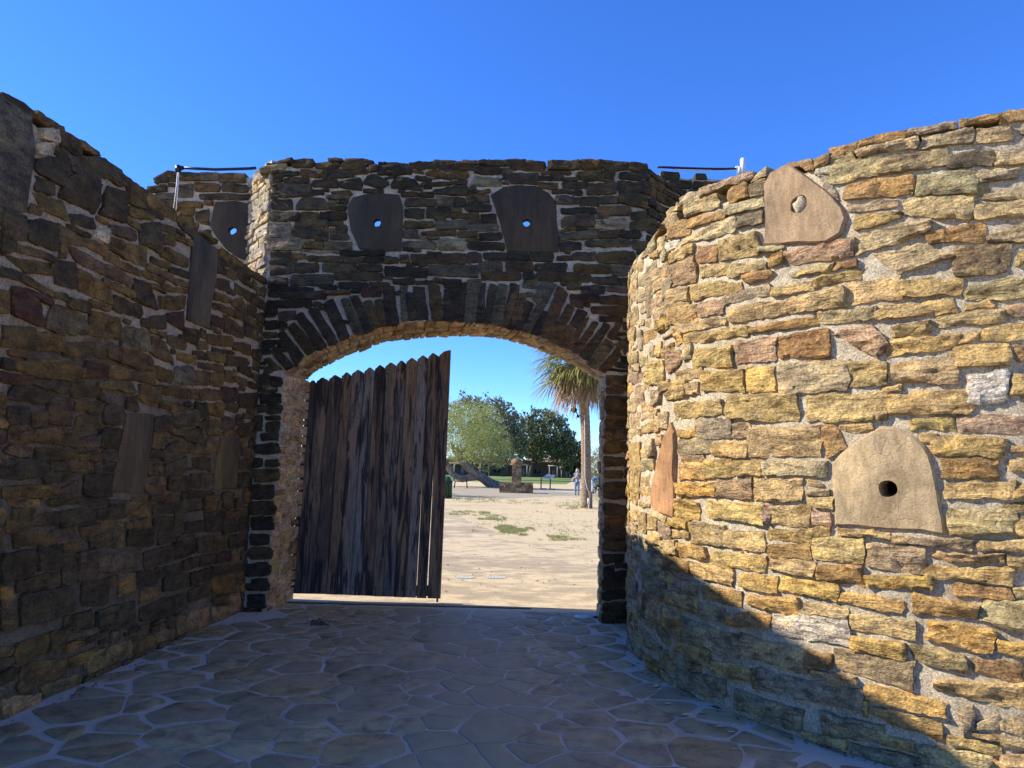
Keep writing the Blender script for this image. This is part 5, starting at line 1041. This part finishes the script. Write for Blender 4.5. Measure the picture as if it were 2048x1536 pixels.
# ---- palm
pb = ground(1172, 1015); YPm = pb[1]; palm = empty('palm_tree', pb, 'tall fan palm with green fronds above dead tan ones, right of the path', 'palm tree')
top = atY(1166, 712, YPm); zz = np.linspace(0, 1, 60); mb = MB()
mb.tube([pb+(top-pb)*t+np.array([.05*math.sin(t*4), 0, 0]) for t in zz], [(.25 if t < .04 else .235-.03*t)*(1+.035*((i % 2)*2-1)) for i, t in enumerate(zz)], 14); mb.part('trunk', MAT['palmbark'], palm)
def frond(dr, pet, fan, c0, c1, droop, nb=30, seed=0):
    r = np.random.default_rng(seed); d = dr/np.linalg.norm(dr); V, Fc, C = [], [], []
    side = np.cross(d, [0, 0, 1.]); side = side/(np.linalg.norm(side)+1e-6); nrm = np.cross(side, d)
    hub = top+d*pet-np.array([0, 0, pet*droop*.25])
    q = side*.02; V += [top-q, top+q, hub+q, hub-q]; Fc.append((0, 1, 2, 3)); C += [c1]*4
    for k in range(nb):
        a = math.radians(-105+210*k/(nb-1)+r.uniform(-4, 4)); L = fan*(1-.28*(abs(a)/1.83)**2)*r.uniform(.85, 1.1)
        e = d*math.cos(a)+side*math.sin(a)+nrm*r.uniform(-.12, .12); w = np.cross(e, nrm); w = w/np.linalg.norm(w)*.022*fan
        p1 = hub+e*L*.55-np.array([0, 0, 1])*droop*.12*L; p2 = hub+e*L*.86-np.array([0, 0, 1])*droop*.42*L; p3 = p2+e*L*.08-np.array([0, 0, 1])*droop*.3*L
        n0 = len(V); V += [hub-w*.4, hub+w*.4, p1-w, p1+w, p2-w*.6, p2+w*.6, p3]; Fc += [(n0, n0+1, n0+3, n0+2), (n0+2, n0+3, n0+5, n0+4), (n0+4, n0+5, n0+6)]
        t = r.random(); c = np.array(c0)*(1-t)+np.array(c1)*t; C += [c*.9]*4+[c]*2+[np.array((.36, .29, .15))]
    part('frond', V, Fc, MAT['leaf'], palm, cols=np.array(C), smooth=False)
ga = 2.39996
for i in range(58):
    a = i*ga; el = math.radians(75-105*(i/57.)**.9); frond(np.array([math.cos(a)*math.cos(el), math.sin(a)*math.cos(el), math.sin(el)]), 1.2+.5*rr.random(), 1.3+.3*rr.random(), (.11, .17, .03), (.34, .34, .09), .4, 28, i)
for i in range(56):
    a = i*ga+.5; el = math.radians(-2-60*rr.random()**.8); c = [((.30, .2, .095), (.42, .31, .16)), ((.2, .19, .07), (.36, .3, .14)), ((.26, .14, .06), (.36, .22, .1))][int(rr.integers(3))]
    frond(np.array([math.cos(a)*math.cos(el), math.sin(a)*math.cos(el), math.sin(el)]), .7+.8*rr.random(), 1.0+.35*rr.random(), c[0], c[1], .75, 24, 200+i)
# floodlight, conduit and outlet on the trunk
fl_ = empty('floodlight', atY(1158, 826, YPm), 'black floodlight on a bracket high on the palm trunk', 'floodlight'); c = atY(1150, 822, YPm)
MAT['black'] = plain('black_metal', (.012, .012, .014), .5)
mb = MB(); mb.tube([c+[-.12, -.05, .1], c+[.02, 0, 0], c+[.06, .02, -.03]], [.13, .12, .04], 10); mb.part('lamp_head', MAT['black'], fl_)
mb = MB(); mb.tube([c+[.04, 0, -.02], c+[.14, 0, -.2], c+[.25, 0, -.22]], .028, 6); mb.ball(c+[.14, 0, -.24], .07, 8, 6); mb.part('bracket', MAT['black'], fl_)
mb = MB(); mb.tube([c+[-.02, 0, -.3], c+[.2, 0, -.27]], .012, 5); mb.tube([c+[.06, 0, -.28], c+[.06, 0, -.42]], .02, 5); mb.part('sensor_arm', MAT['whitecable'], fl_)
cb = empty('conduit', atY(1169, 835, YPm), 'thin pale conduit running down the front of the palm trunk', 'conduit'); mb = MB()
mb.tube([atY(x, y, YPm-.26) for x, y in [(1169,830),(1169.5,880),(1169.5,930),(1170,955),(1173,972),(1178,985),(1180,1000)]], .011, 6); mb.part('pipe', MAT['whitecable'], cb)
bx_ = ground(1180, 1017); ob = empty('outlet_post', bx_, 'short wooden stub post with a white outlet box at the foot of the palm', 'post'); MAT['oldwood'] = barkmat('old_wood', (.1, .075, .05), (.26, .2, .14), .2, 10)
mb = MB(); mb.tube([bx_+[.04, .05, 0], bx_+[.03, .05, .55], bx_+[.0, .05, .72]], .075, 8); mb.part('post', MAT['oldwood'], ob)
mb = MB(); mb.box(bx_+[-.12, -.1, .18], bx_+[-.02, -.02, .44]); mb.part('box', MAT['whiteplastic'], ob); mb = MB(); mb.tube([bx_+[-.07, -.06, 0], bx_+[-.07, -.06, .2]], .02, 6); mb.part('pipe', MAT['whitecable'], ob)

# ---- trees
Ym = 62.
tree('mesquite_tree', 'pale green airy tree on a leaning split grey trunk behind the wooden gate', ground(994, 976.5), [pxblob(905,862,75,62,Ym,1,1), pxblob(950,850,60,52,Ym,1,0), pxblob(975,885,52,40,Ym,1,-1), pxblob(1003,905,30,26,Ym,.9,-1), pxblob(930,895,60,30,Ym,1,-1.5), pxblob(850,870,60,60,Ym,1,2), pxblob(1000,922,16,14,Ym,1,-1)], 46000, .125, (.27, .31, .085), (.42, .44, .16), 1,
     [(pts_at([(1002,977.5),(985,970),(968,958),(950,947),(936,935),(924,922),(916,910),(913,895)], Ym, [1.5,1.2,.8,.4,0,0,0,0]), [.62,.5,.4,.36,.33,.3,.26,.2]),
      (pts_at([(958,953),(940,955),(925,958),(905,949),(897,935),(885,915),(878,895)], Ym, [.6,.4,.2,.1,0,0,0]), [.32,.3,.3,.27,.25,.22,.15]),
      (pts_at([(918,912),(908,900),(903,885)], Ym), [.24,.2,.12]), (pts_at([(917,910),(928,898),(940,888)], Ym), [.2,.15,.08]), (pts_at([(930,930),(938,905),(950,890)], Ym), [.18,.14,.07])], MAT['bark_grey'], flat=.35, clump=.45)
Yd = 112.
tree('olive_green_tree', 'dark olive rounded tree standing behind the pale leaning tree', ground(1010, 953.5), [pxblob(985,848,55,54,Yd), pxblob(940,835,48,46,Yd), pxblob(1012,862,34,52,Yd), pxblob(1026,885,30,46,Yd), pxblob(975,905,55,35,Yd)], 14000, .42, (.10, .11, .05), (.22, .23, .125), 2,
     [(pts_at([(1010,953),(1008,930),(1000,905)], Yd), [.5,.45,.35])], MAT['bark_dark'], clump=.7)
Yo = 140.
tree('live_oak_tree', 'broad dark green oak with a short pale trunk in front of the low building', ground(1062, 951.5), [pxblob(1088,862,48,46,Yo), pxblob(1060,868,36,42,Yo), pxblob(1112,872,36,40,Yo), pxblob(1126,895,32,32,Yo), pxblob(1095,898,50,26,Yo), pxblob(1068,900,38,22,Yo), pxblob(1140,905,20,22,Yo)], 15000, .5, (.075, .095, .038), (.19, .21, .10), 3,
     [(pts_at([(1061,952.5),(1062,938),(1064,928)], Yo), [.42,.36,.36]), (pts_at([(1063,930),(1048,920),(1036,913)], Yo), [.3,.22,.12]), (pts_at([(1064,928),(1075,917),(1090,908),(1102,900)], Yo), [.32,.26,.2,.1]), (pts_at([(1066,926),(1066,910),(1070,895)], Yo), [.25,.2,.1])], MAT['bark_dark'], clump=.75)
Yx = 152.
tree('dark_oak_tree', 'nearly black low oak between the broad oak and the palm trunk', ground(1152, 952.8), [pxblob(1148,915,26,32,Yx), pxblob(1163,925,18,26,Yx), pxblob(1138,928,18,20,Yx)], 5000, .5, (.028, .04, .018), (.06, .075, .034), 4, [(pts_at([(1152,955),(1152,940),(1150,925)], Yx), [.4,.35,.3])], MAT['bark_dark'], clump=.8)
Yg = 125.
tree('grey_olive_tree', 'hazy grey green thin-leaved tree right of the palm trunk', ground(1200, 956.5), [pxblob(1196,925,24,32,Yg), pxblob(1215,915,26,36,Yg), pxblob(1186,940,14,20,Yg), pxblob(1235,930,30,34,Yg)], 9000, .3, (.28, .26, .16), (.4, .37, .25), 5, [(pts_at([(1200,957),(1201,945),(1203,930)], Yg), [.3,.25,.2])], MAT['bark_grey'], flat=.3, clump=.5)
# thin bare tree above the left end of the gate
Yb = 42.; bt = empty('bare_tree', ground(660, 983), 'thin nearly bare tree with sparse pale leaves above the left end of the gate', 'tree'); r5 = np.random.default_rng(12); mbt = MB(); twigs = []
def grow(p, d, L, rad, dep):
    q = p+d*L; m_ = (p+q)/2+r5.normal(size=3)*L*.05; mbt.tube([p, m_, q], [rad, rad*.85, rad*.7], 5, cap=False)
    if dep == 0: twigs.append(q); return
    for _ in range(3 if dep > 1 else 4):
        e = d+r5.normal(size=3)*.42+np.array([0, 0, .12]); grow(q if r5.random() > .3 else m_, e/np.linalg.norm(e), L*r5.uniform(.6, .8), rad*.55, dep-1)
for s_ in range(3):
    b0 = ground(640+18*s_, 984)*[1, 0, 1]+[0, Yb, 0]; b0[0] = atY(630+24*s_, 940, Yb)[0]; grow(b0, np.array([.06*(s_-1), 0, 1.]), 2.3, .09, 5)
mbt.part('trunk', MAT['bark_grey'], bt, smooth=True); tw = np.array(twigs); lv = leaves([(t[0], t[1], t[2], .3, .3, .3) for t in tw[::2]], 2600, .11, (.2, .24, .09), (.3, .32, .15), 8, clump=0); part('crown', lv[0], lv[1], MAT['leaf'], bt, cols=lv[2], smooth=False)

# ---- long low building
Yh = 166.; MAT['farwall'] = stone_mat('far_rubble_wall', .3, (.03, .025, .02), .1, .5, .3); MAT['tile'] = plain('weathered_clay_tiles', (.24, .155, .10), .9, 0, .35, 3.); MAT['post'] = plain('grey_porch_timber', (.36, .32, .27), .9); MAT['plank'] = plain('grey_plank_door', (.2, .18, .155), .9)
hx0, hx1 = atY(150, 945, Yh)[0], atY(1166, 945, Yh)[0]; hb = empty('long_low_building', (atY(1000, 945, Yh)[0], Yh, 0), 'long low rubble building with clay roof edges and timber porches across the lawn', 'building')
zt = atY(1010, 921, Yh)[2]
V = [(hx0, Yh, -.1), (hx1, Yh, -.1), (hx1, Yh, zt), (hx0, Yh, zt), (hx0, Yh+7, -.1), (hx1, Yh+7, -.1), (hx1, Yh+7, zt), (hx0, Yh+7, zt)]
part('wall', V, [(0,1,2,3),(1,5,6,2),(5,4,7,6),(4,0,3,7),(3,2,6,7)], MAT['farwall'], hb, cols=np.array((.1, .075, .055)), smooth=False)
for xa, xb, yt, yb in ((150, 1052, 912.5, 919), (1052, 1076, 916, 921), (1076, 1133, 914.5, 924)):
    a, c_ = atY(xa, (yt+yb)/2, Yh)[0], atY(xb, (yt+yb)/2, Yh)[0]; zr0 = atY((xa+xb)/2, yb, Yh)[2]; zr1 = zr0+.9
    V = [(a, Yh-1.4, zr0), (c_, Yh-1.4, zr0), (c_, Yh+3.5, zr1+.3), (a, Yh+3.5, zr1+.3), (a, Yh-1.4, zr0-.22), (c_, Yh-1.4, zr0-.22), (c_, Yh+3.5, zr1+.1), (a, Yh+3.5, zr1+.1)]
    part('roof', V, [(0,1,2,3),(4,7,6,5),(0,4,5,1),(1,5,6,2),(2,6,7,3),(3,7,4,0)], MAT['tile'], hb, smooth=False)
for px_, yt, yb in ((908,928,949),(960,927,950),(977.6,927,950.5),(1013.8,928,951.5),(1053.8,929,952.5),(1098.7,932,953.5),(1114.4,932,954),(1122.8,935,955),(1139.8,935,955.5)):
    p = atY(px_, yb, Yh-2.6); p2 = atY(px_, yt, Yh-2.6); mb = MB(); mb.box((p[0]-.11, Yh-2.7, 0), (p[0]+.11, Yh-2.5, p2[2])); mb.part('porch_post', MAT['post'], hb)
for xa, xb, y_ in ((956,982,926.5),(1008,1058,928.5),(1096,1118,931.5),(1119,1143,934)):
    a, c_ = atY(xa, y_, Yh-2.6), atY(xb, y_, Yh-2.6); mb = MB(); mb.box((a[0], Yh-2.75, a[2]-.15), (c_[0], Yh-2.45, a[2]+.15)); mb.part('porch_beam', MAT['post'], hb)
    mb = MB(); mb.box((a[0]+.1, Yh-2.4, a[2]-.02), (c_[0]-.1, Yh-.003, a[2]+.1)); mb.part('porch_roof', MAT['post'], hb)
for px_, w_ in ((970, 8), (1047, 7), (1132, 8), (1107, 6), (925, 7)):
    a, c_ = atY(px_-w_/2, 945, Yh)[0], atY(px_+w_/2, 945, Yh)[0]; mb = MB(); mb.box((a, Yh-.05, 0), (c_, Yh+.1, 2.1)); mb.part('door', MAT['plank'], hb)
for px_ in (990, 998, 1070, 1078):
    a = atY(px_, 940, Yh)[0]; mb = MB(); mb.box((a-.35, Yh-.04, .9), (a+.35, Yh+.1, 1.8)); mb.part('window', MAT['black'], hb)

# ---- far tree line behind the building
bl = []
for k in range(34):
    x_ = -150+k*7.2+r5.uniform(-2, 2); h_ = r5.uniform(2.2, 3.6); bl.append((x_, 188+r5.uniform(-5, 5), h_*.95, r5.uniform(4, 6), 4, h_))
V_, F2, C2 = leaves(bl, 9000, 1.1, (.05, .065, .03), (.11, .125, .06), 15, clump=.6); o = mesh_obj('distant_trees', V_, F2, MAT['leaf'], cols=C2, smooth=False); tag(o, 'far dark green tree line behind the long low building', 'trees', kind='stuff')

# ---- stone monument
Mb = ground(1033, 986); Ys = Mb[1]; mo = empty('stone_monument', Mb, 'stone pillar with a round capstone rising from a low rubble block on the dirt', 'monument'); sc = Ys/F
def rubble(nm, x0, x1, y0, y1, z0, z1, ch, ln):
    mb = MB(); mb.box((x0+.03, y0+.03, z0), (x1-.03, y1-.03, z1-.02)); r = random.Random(nm); C_ = []
    z = z0
    while z < z1-.02:
        h = min(ch*r.uniform(.8, 1.3), z1-z)
        if z1-z-h < .05: h = z1-z
        for (ax, lo, hi, fix) in (('x', x0, x1, y0), ('y', y0, y1, x0), ('y', y0, y1, x1)):
            u = lo
            while u < hi-.02:
                l = min(ln*r.uniform(.6, 1.5), hi-u)
                if hi-u-l < .06: l = hi-u
                pr = r.uniform(0, .03); g_ = .012
                if ax == 'x': mb.box((u+g_, fix-pr, z+g_), (u+l-g_, fix+.1, z+h-g_))
                elif fix == x0: mb.box((fix-pr, u+g_, z+g_), (fix+.1, u+l-g_, z+h-g_))
                else: mb.box((fix-.1, u+g_, z+g_), (fix+pr, u+l-g_, z+h-g_))
                u += l
        z += h
    n = len(mb.V); C_ = np.zeros((n, 3)); rg = np.random.default_rng(len(mb.V))
    for k in range(0, n, 8): C_[k:k+8] = np.array([(.36, .24, .12), (.25, .17, .1), (.42, .3, .16), (.18, .125, .08)][int(rg.integers(4))])
    C_[:8] = (.25, .22, .18); mb.part(nm, MAT['farwall'], mo, cols=C_, smooth=False)
rubble('base', Mb[0]-.82, Mb[0]+1.13, Ys, Ys+1.9, 0, .74, .16, .3); rubble('side_block', Mb[0]-1.18, Mb[0]-.88, Ys+.02, Ys+1.5, 0, .74, .16, .3); rubble('column', Mb[0]-.33, Mb[0]+.32, Ys+.6, Ys+1.25, .74, 1.95, .15, .3)
MAT['cap'] = stone_mat('capstone', .3, (.05, .04, .03), .3, 1., .5)
mb = MB(); mb.ball((Mb[0]-.02, Ys+.92, 2.1), (.40, .40, .33), 16, 10, .12, 3); mb.part('capstone', MAT['cap'], mo, cols=np.array((.24, .17, .1)))
sb = ground(1022, 951); st_ = empty('stone_ball', sb, 'pale round stone ball on the lawn edge behind the pillar', 'stone ball'); q = sb[1]/F*5.2; mb = MB(); mb.ball(sb+[0, 0, q*.85], (q, q, q*.9), 14, 10, .1, 5); mb.part('ball', MAT['cap'], st_, cols=np.array((.33, .29, .24)))

# ---- information panel
ip = ground(1091, 978); Yi = ip[1]; si_ = empty('information_panel', ip, 'low slanted information panel on two dark posts beside the dirt path', 'sign'); MAT['panel'] = plain('sun_bleached_panel', (.5, .46, .38), .6); MAT['print'] = plain('dark_panel_print', (.09, .09, .1), .7); MAT['steel'] = plain('dark_blue_grey_steel', (.035, .045, .06), .5)
c4 = [atY(*p, Yi+d) for p, d in (((1083.5, 955.8), -.1), ((1094, 948.4), .75), ((1111.5, 950.4), .65), ((1101, 957.2), -.25))]; nn = np.cross(c4[1]-c4[0], c4[3]-c4[0]); nn /= np.linalg.norm(nn)
if nn[2] < 0: nn = -nn
V = c4+[p-nn*.05 for p in c4]; part('panel', V, [(0,1,2,3),(7,6,5,4),(0,4,5,1),(1,5,6,2),(2,6,7,3),(3,7,4,0)], MAT['panel'], si_, smooth=False)
mb = MB(); r6 = random.Random(4)
for k in range(9):
    u, v = r6.uniform(.08, .75), r6.uniform(.1, .75); du, dv = r6.uniform(.05, .18), r6.uniform(.06, .16)
    mb.add([lerp(lerp(c4[0], c4[3], a), lerp(c4[1], c4[2], a), b)+nn*.004 for a, b in ((u, v), (u+du, v), (u+du, v+dv), (u, v+dv))], [(0, 1, 2, 3)])
mb.part('worn_print', MAT['print'], si_)
for (xa, ya, yb, dy) in ((1082, 957, 977, 0.), (1100.2, 958.5, 979, -.3)):
    p = atY(xa, yb, Yi+dy); p2 = atY(xa, ya, Yi+dy); mb = MB(); mb.box((p[0]-.05, Yi+dy-.05, 0), (p[0]+.05, Yi+dy+.05, p2[2]+.02)); mb.box((p[0]-.08, Yi+dy-.12, 0), (p[0]+.45, Yi+dy+.12, .06)); mb.part('post', MAT['steel'], si_)

# ---- litter bin
bp = ground(892.5, 996.5); bi = empty('litter_bin', bp, 'green slatted litter bin with a domed lid behind the gate edge', 'litter bin'); MAT['green'] = plain('green_enamel', (.035, .085, .05), .45); MAT['bgreen'] = plain('dark_green_iron', (.02, .04, .028), .5)
for k in range(20):
    a = 2*math.pi*k/20; mb = MB(); x, y = bp[0]+.27*math.cos(a), bp[1]+.27*math.sin(a); x2, y2 = bp[0]+.3*math.cos(a), bp[1]+.3*math.sin(a)
    mb.tube([(x, y, .03), (x, y, .78), (x2, y2, .9)], .028, 6); mb.part('slat', MAT['green'], bi)
mb = MB()
for z in (.04, .9): mb.tube([(bp[0]+.29*math.cos(t), bp[1]+.29*math.sin(t), z) for t in np.linspace(0, 6.2832, 22)], .03, 6, cap=False)
mb.part('ring', MAT['bgreen'], bi); mb = MB(); mb.tube([bp+[0, 0, .05], bp+[0, 0, .86]], .22, 14); mb.part('liner', MAT['black'], bi); mb = MB(); mb.tube([bp+[0, 0, .9], bp+[0, 0, .98], bp+[0, 0, 1.08], bp+[0, 0, 1.17]], [.27, .25, .2, .08], 16); mb.part('lid', MAT['green'], bi)
# ---- bench
be = ground(922, 976); bn = empty('park_bench', be, 'dark green metal bench under the pale leaning tree', 'bench'); q = be[1]/F
for nm, (x0, x1, y0, y1, z0, z1) in {'seat': (-.5, .55, -.3, .25, .5, .56), 'backrest': (-.62, -.5, -.35, .3, .55, 1.05)}.items():
    mb = MB()
    if nm == 'seat':
        for k in range(5): mb.box(be+[x0+.21*k, y0, z0], be+[x0+.21*k+.17, y1, z1])
    else:
        for k in range(5): mb.box(be+[x0, y0+.13*k, z0], be+[x1-.06, y0+.13*k+.1, z1])
    mb.part(nm, MAT['bgreen'], bn)
for x in (-.55, .5):
    for y in (-.3, .25): mb = MB(); mb.tube([be+[x, y, 0], be+[x*.9, y, .52]], .03, 6); mb.part('leg', MAT['bgreen'], bn)
for y in (-.34, .29): mb = MB(); mb.tube([be+[-.55, y, .8], be+[.3, y, .78], be+[.45, y, .54]], .03, 6); mb.part('armrest', MAT['bgreen'], bn)
# ---- people
MAT['skin'] = plain('skin', (.5, .32, .24), .6, 0, .05); MAT['hair'] = plain('blond_hair', (.5, .42, .3), .7); MAT['jacket'] = plain('pale_blue_grey_jacket', (.25, .29, .3), .85); MAT['jeans'] = plain('washed_blue_jeans', (.16, .22, .32), .9); MAT['pale'] = plain('pale_trousers', (.45, .47, .5), .9); MAT['bluetop'] = plain('blue_top', (.06, .12, .22), .9); MAT['shoe'] = plain('black_shoes', (.015, .015, .015), .6); MAT['pink'] = plain('pink_cloth', (.5, .25, .25), .8)
def remesh(o, vs): m_ = o.modifiers.new('surface', 'REMESH'); m_.mode = 'VOXEL'; m_.voxel_size = vs; m_.use_smooth_shade = True; s_ = o.modifiers.new('soften', 'SMOOTH'); s_.factor = .5; s_.iterations = 2; return o
def hand(mb, w, d, side):
    mb.ball(w+d*.05, (.034, .03, .04), 8, 6)
    up = np.array([0, 0, 1.]); b = np.cross(d, up); b /= np.linalg.norm(b)
    for k, L in enumerate((.06, .075, .08, .07)): o_ = w+d*.07+b*(.03-.02*k); mb.tube([o_-d*.02, o_+d*L*.6, o_+d*L-up*.015], [.011, .0095, .008], 6)
    mb.tube([w+d*.02, w+d*.05+b*side*.045, w+d*.09+b*side*.05], [.013, .011, .009], 6)
def person(P, label, yaw, top, legs, hairm, bend=0., sc=1.):
    t = empty('person', P, label, 'person'); cy_, sy_ = math.cos(yaw), math.sin(yaw)
    L2 = lambda x, y, z: P+np.array([x*cy_-y*sy_, x*sy_+y*cy_, z])*sc        # local: y forward
    sp = lambda z, f=0.: L2(0, f+math.sin(bend)*(z-.92) if z > .92 else f, .92+(z-.92)*math.cos(bend) if z > .92 else z)
    off = lambda p, x, y, z=0: p+np.array([x*cy_-y*sy_, x*sy_+y*cy_, z])*sc
    b = MB(); sh = sp(1.38)
    b.tube([sp(.9), sp(1.1), sp(1.3), sp(1.42)], [.13, .12, .14, .08], 12, sq=.75); b.tube([sp(1.4), sp(1.52)], [.055, .05], 10); hc = sp(1.6); b.ball(off(hc, 0, .015), (.078, .095, .115), 12, 10); b.tube([off(hc, 0, .09, .0), off(hc, 0, .125, -.025)], [.012, .016], 6)
    for s in (-1, 1): b.ball(off(hc, s*.08, 0, -.005), (.014, .02, .032), 6, 5)
    ja = MB(); ja.tube([sp(.84), sp(1.0), sp(1.18), sp(1.34), sp(1.43)], [.175, .16, .165, .175, .09], 14, sq=.72); tr = MB(); tr.tube([L2(0, 0, .82), L2(0, 0, .98)], [.165, .15], 12, sq=.8); so = MB()
    for s in (-1, 1):
        hp, kn, an = L2(s*.09, 0, .9), L2(s*.1, .05 if s > 0 else .02, .5), L2(s*.1, -.02 if s > 0 else .03, .09)
        b.tube([hp, kn, an], [.08, .055, .04], 10); tr.tube([hp, kn, an], [.105, .075, .06], 10); so.tube([off(an, 0, -.06, -.05), off(an, 0, .06, -.045), off(an, 0, .17, -.06)], [.045, .05, .035], 8, sq=.9); b.tube([an, off(an, 0, .12, -.05)], [.035, .03], 8)
        s0 = off(sh, s*.17, 0); el_ = off(s0, s*.06, -.02, -.28); wr = off(el_, -s*.14, .22, .06) if not bend else off(el_, -s*.02, .2, -.1)
        b.tube([s0, el_, wr], [.05, .04, .028], 8); ja.tube([off(sh, s*.1, 0, .01), s0, el_, wr], [.09, .075, .058, .045], 10); d_ = wr-el_; hand(b, wr, d_/np.linalg.norm(d_), s)
    remesh(b.part('body', MAT['skin'], t), .014*sc); remesh(ja.part('top', top, t), .018*sc); remesh(tr.part('trousers', legs, t), .018*sc); remesh(so.part('shoes', MAT['shoe'], t), .015*sc)
    h = MB(); h.ball(off(hc, 0, -.025, .02), (.098, .105, .118), 12, 8, .06); h.tube([off(hc, 0, -.07, .02), off(hc, 0, -.085, -.15), off(hc, 0, -.08, -.24)], [.08, .085, .05], 10)
    for s in (-1, 1): h.tube([off(hc, s*.075, .01, .05), off(hc, s*.09, .0, -.1), off(hc, s*.09, .0, -.2)], [.035, .035, .02], 8)
    remesh(h.part('hair', hairm, t), .014*sc)
    e = MB()
    for s in (-1, 1): e.ball(off(hc, s*.032, .1, .01), .011, 6, 5)
    e.part('eyes', MAT['black'], t); mo_ = MB(); mo_.ball(off(hc, 0, .105, -.055), (.022, .008, .007), 8, 5); mo_.part('mouth', MAT['pink'], t)
    return t, off, sp
pw = ground(1154, 990); t, off, sp_ = person(pw, 'blond woman in pale jacket and blue jeans holding something pink beside the palm trunk', math.pi-.3, MAT['jacket'], MAT['jeans'], MAT['hair'], 0, 1.03)
mb = MB(); c = off(sp_(1.12), .02, .3); mb.box(c-[.07, .05, .06], c+[.07, .05, .08]); hb_ = mb.obj('folded_cloth', MAT['pink']); tag(hb_, 'small pink thing held in both hands by the blond woman', 'cloth')
mb = MB(); c = off(sp_(1.0), .24, .02); mb.ball(c, (.13, .1, .17), 10, 8, .1, 2); mb.tube([c+[0, 0, .15], off(sp_(1.38), .1, 0)], .012, 5); hg = mb.obj('shoulder_bag', MAT['jacket']); tag(hg, 'pale shoulder bag hanging at the blond woman\'s hip', 'bag')
p2 = ground(1183.5, 987); person(p2, 'person in blue top and pale trousers bending forward, half hidden behind the palm trunk', -math.pi/2+.1, MAT['bluetop'], MAT['pale'], MAT['black'], 1.0, 1.02)
sr_ = ground(1195, 986); sl = empty('stroller', sr_, 'black stroller in front of the bending person right of the palm trunk', 'stroller')
mb = MB(); mb.tube([sr_+[-.28, 0, .45], sr_+[-.05, 0, .4], sr_+[.2, 0, .62], sr_+[.3, 0, .85]], [.1, .2, .2, .12], 10, sq=1.1); mb.part('seat', MAT['black'], sl); mb = MB(); mb.ball(sr_+[.15, 0, .92], (.28, .22, .16), 12, 8); mb.part('hood', MAT['black'], sl); mb = MB(); mb.tube([sr_+[.1, -.2, .15], sr_+[-.15, -.2, .75], sr_+[-.4, -.2, 1.05], sr_+[-.4, .2, 1.05], sr_+[-.15, .2, .75], sr_+[.1, .2, .15]], .018, 6); mb.part('frame', MAT['steel'], sl)
mb = MB(); mb.box(sr_+[-.05, -.225, .3], sr_+[.08, -.215, .42]); mb.part('label_patch', MAT['whiteplastic'], sl)
for x in (-.22, .32):
    for y in (-.2, .2):
        mb = MB(); mb.tube([sr_+[x+.12*math.cos(a), y, .14+.12*math.sin(a)] for a in np.linspace(0, 6.2832, 15)], .022, 6, cap=False); mb.tube([sr_+[x, y-.015, .14], sr_+[x, y+.015, .14]], .04, 8); mb.part('wheel', MAT['black'], sl)
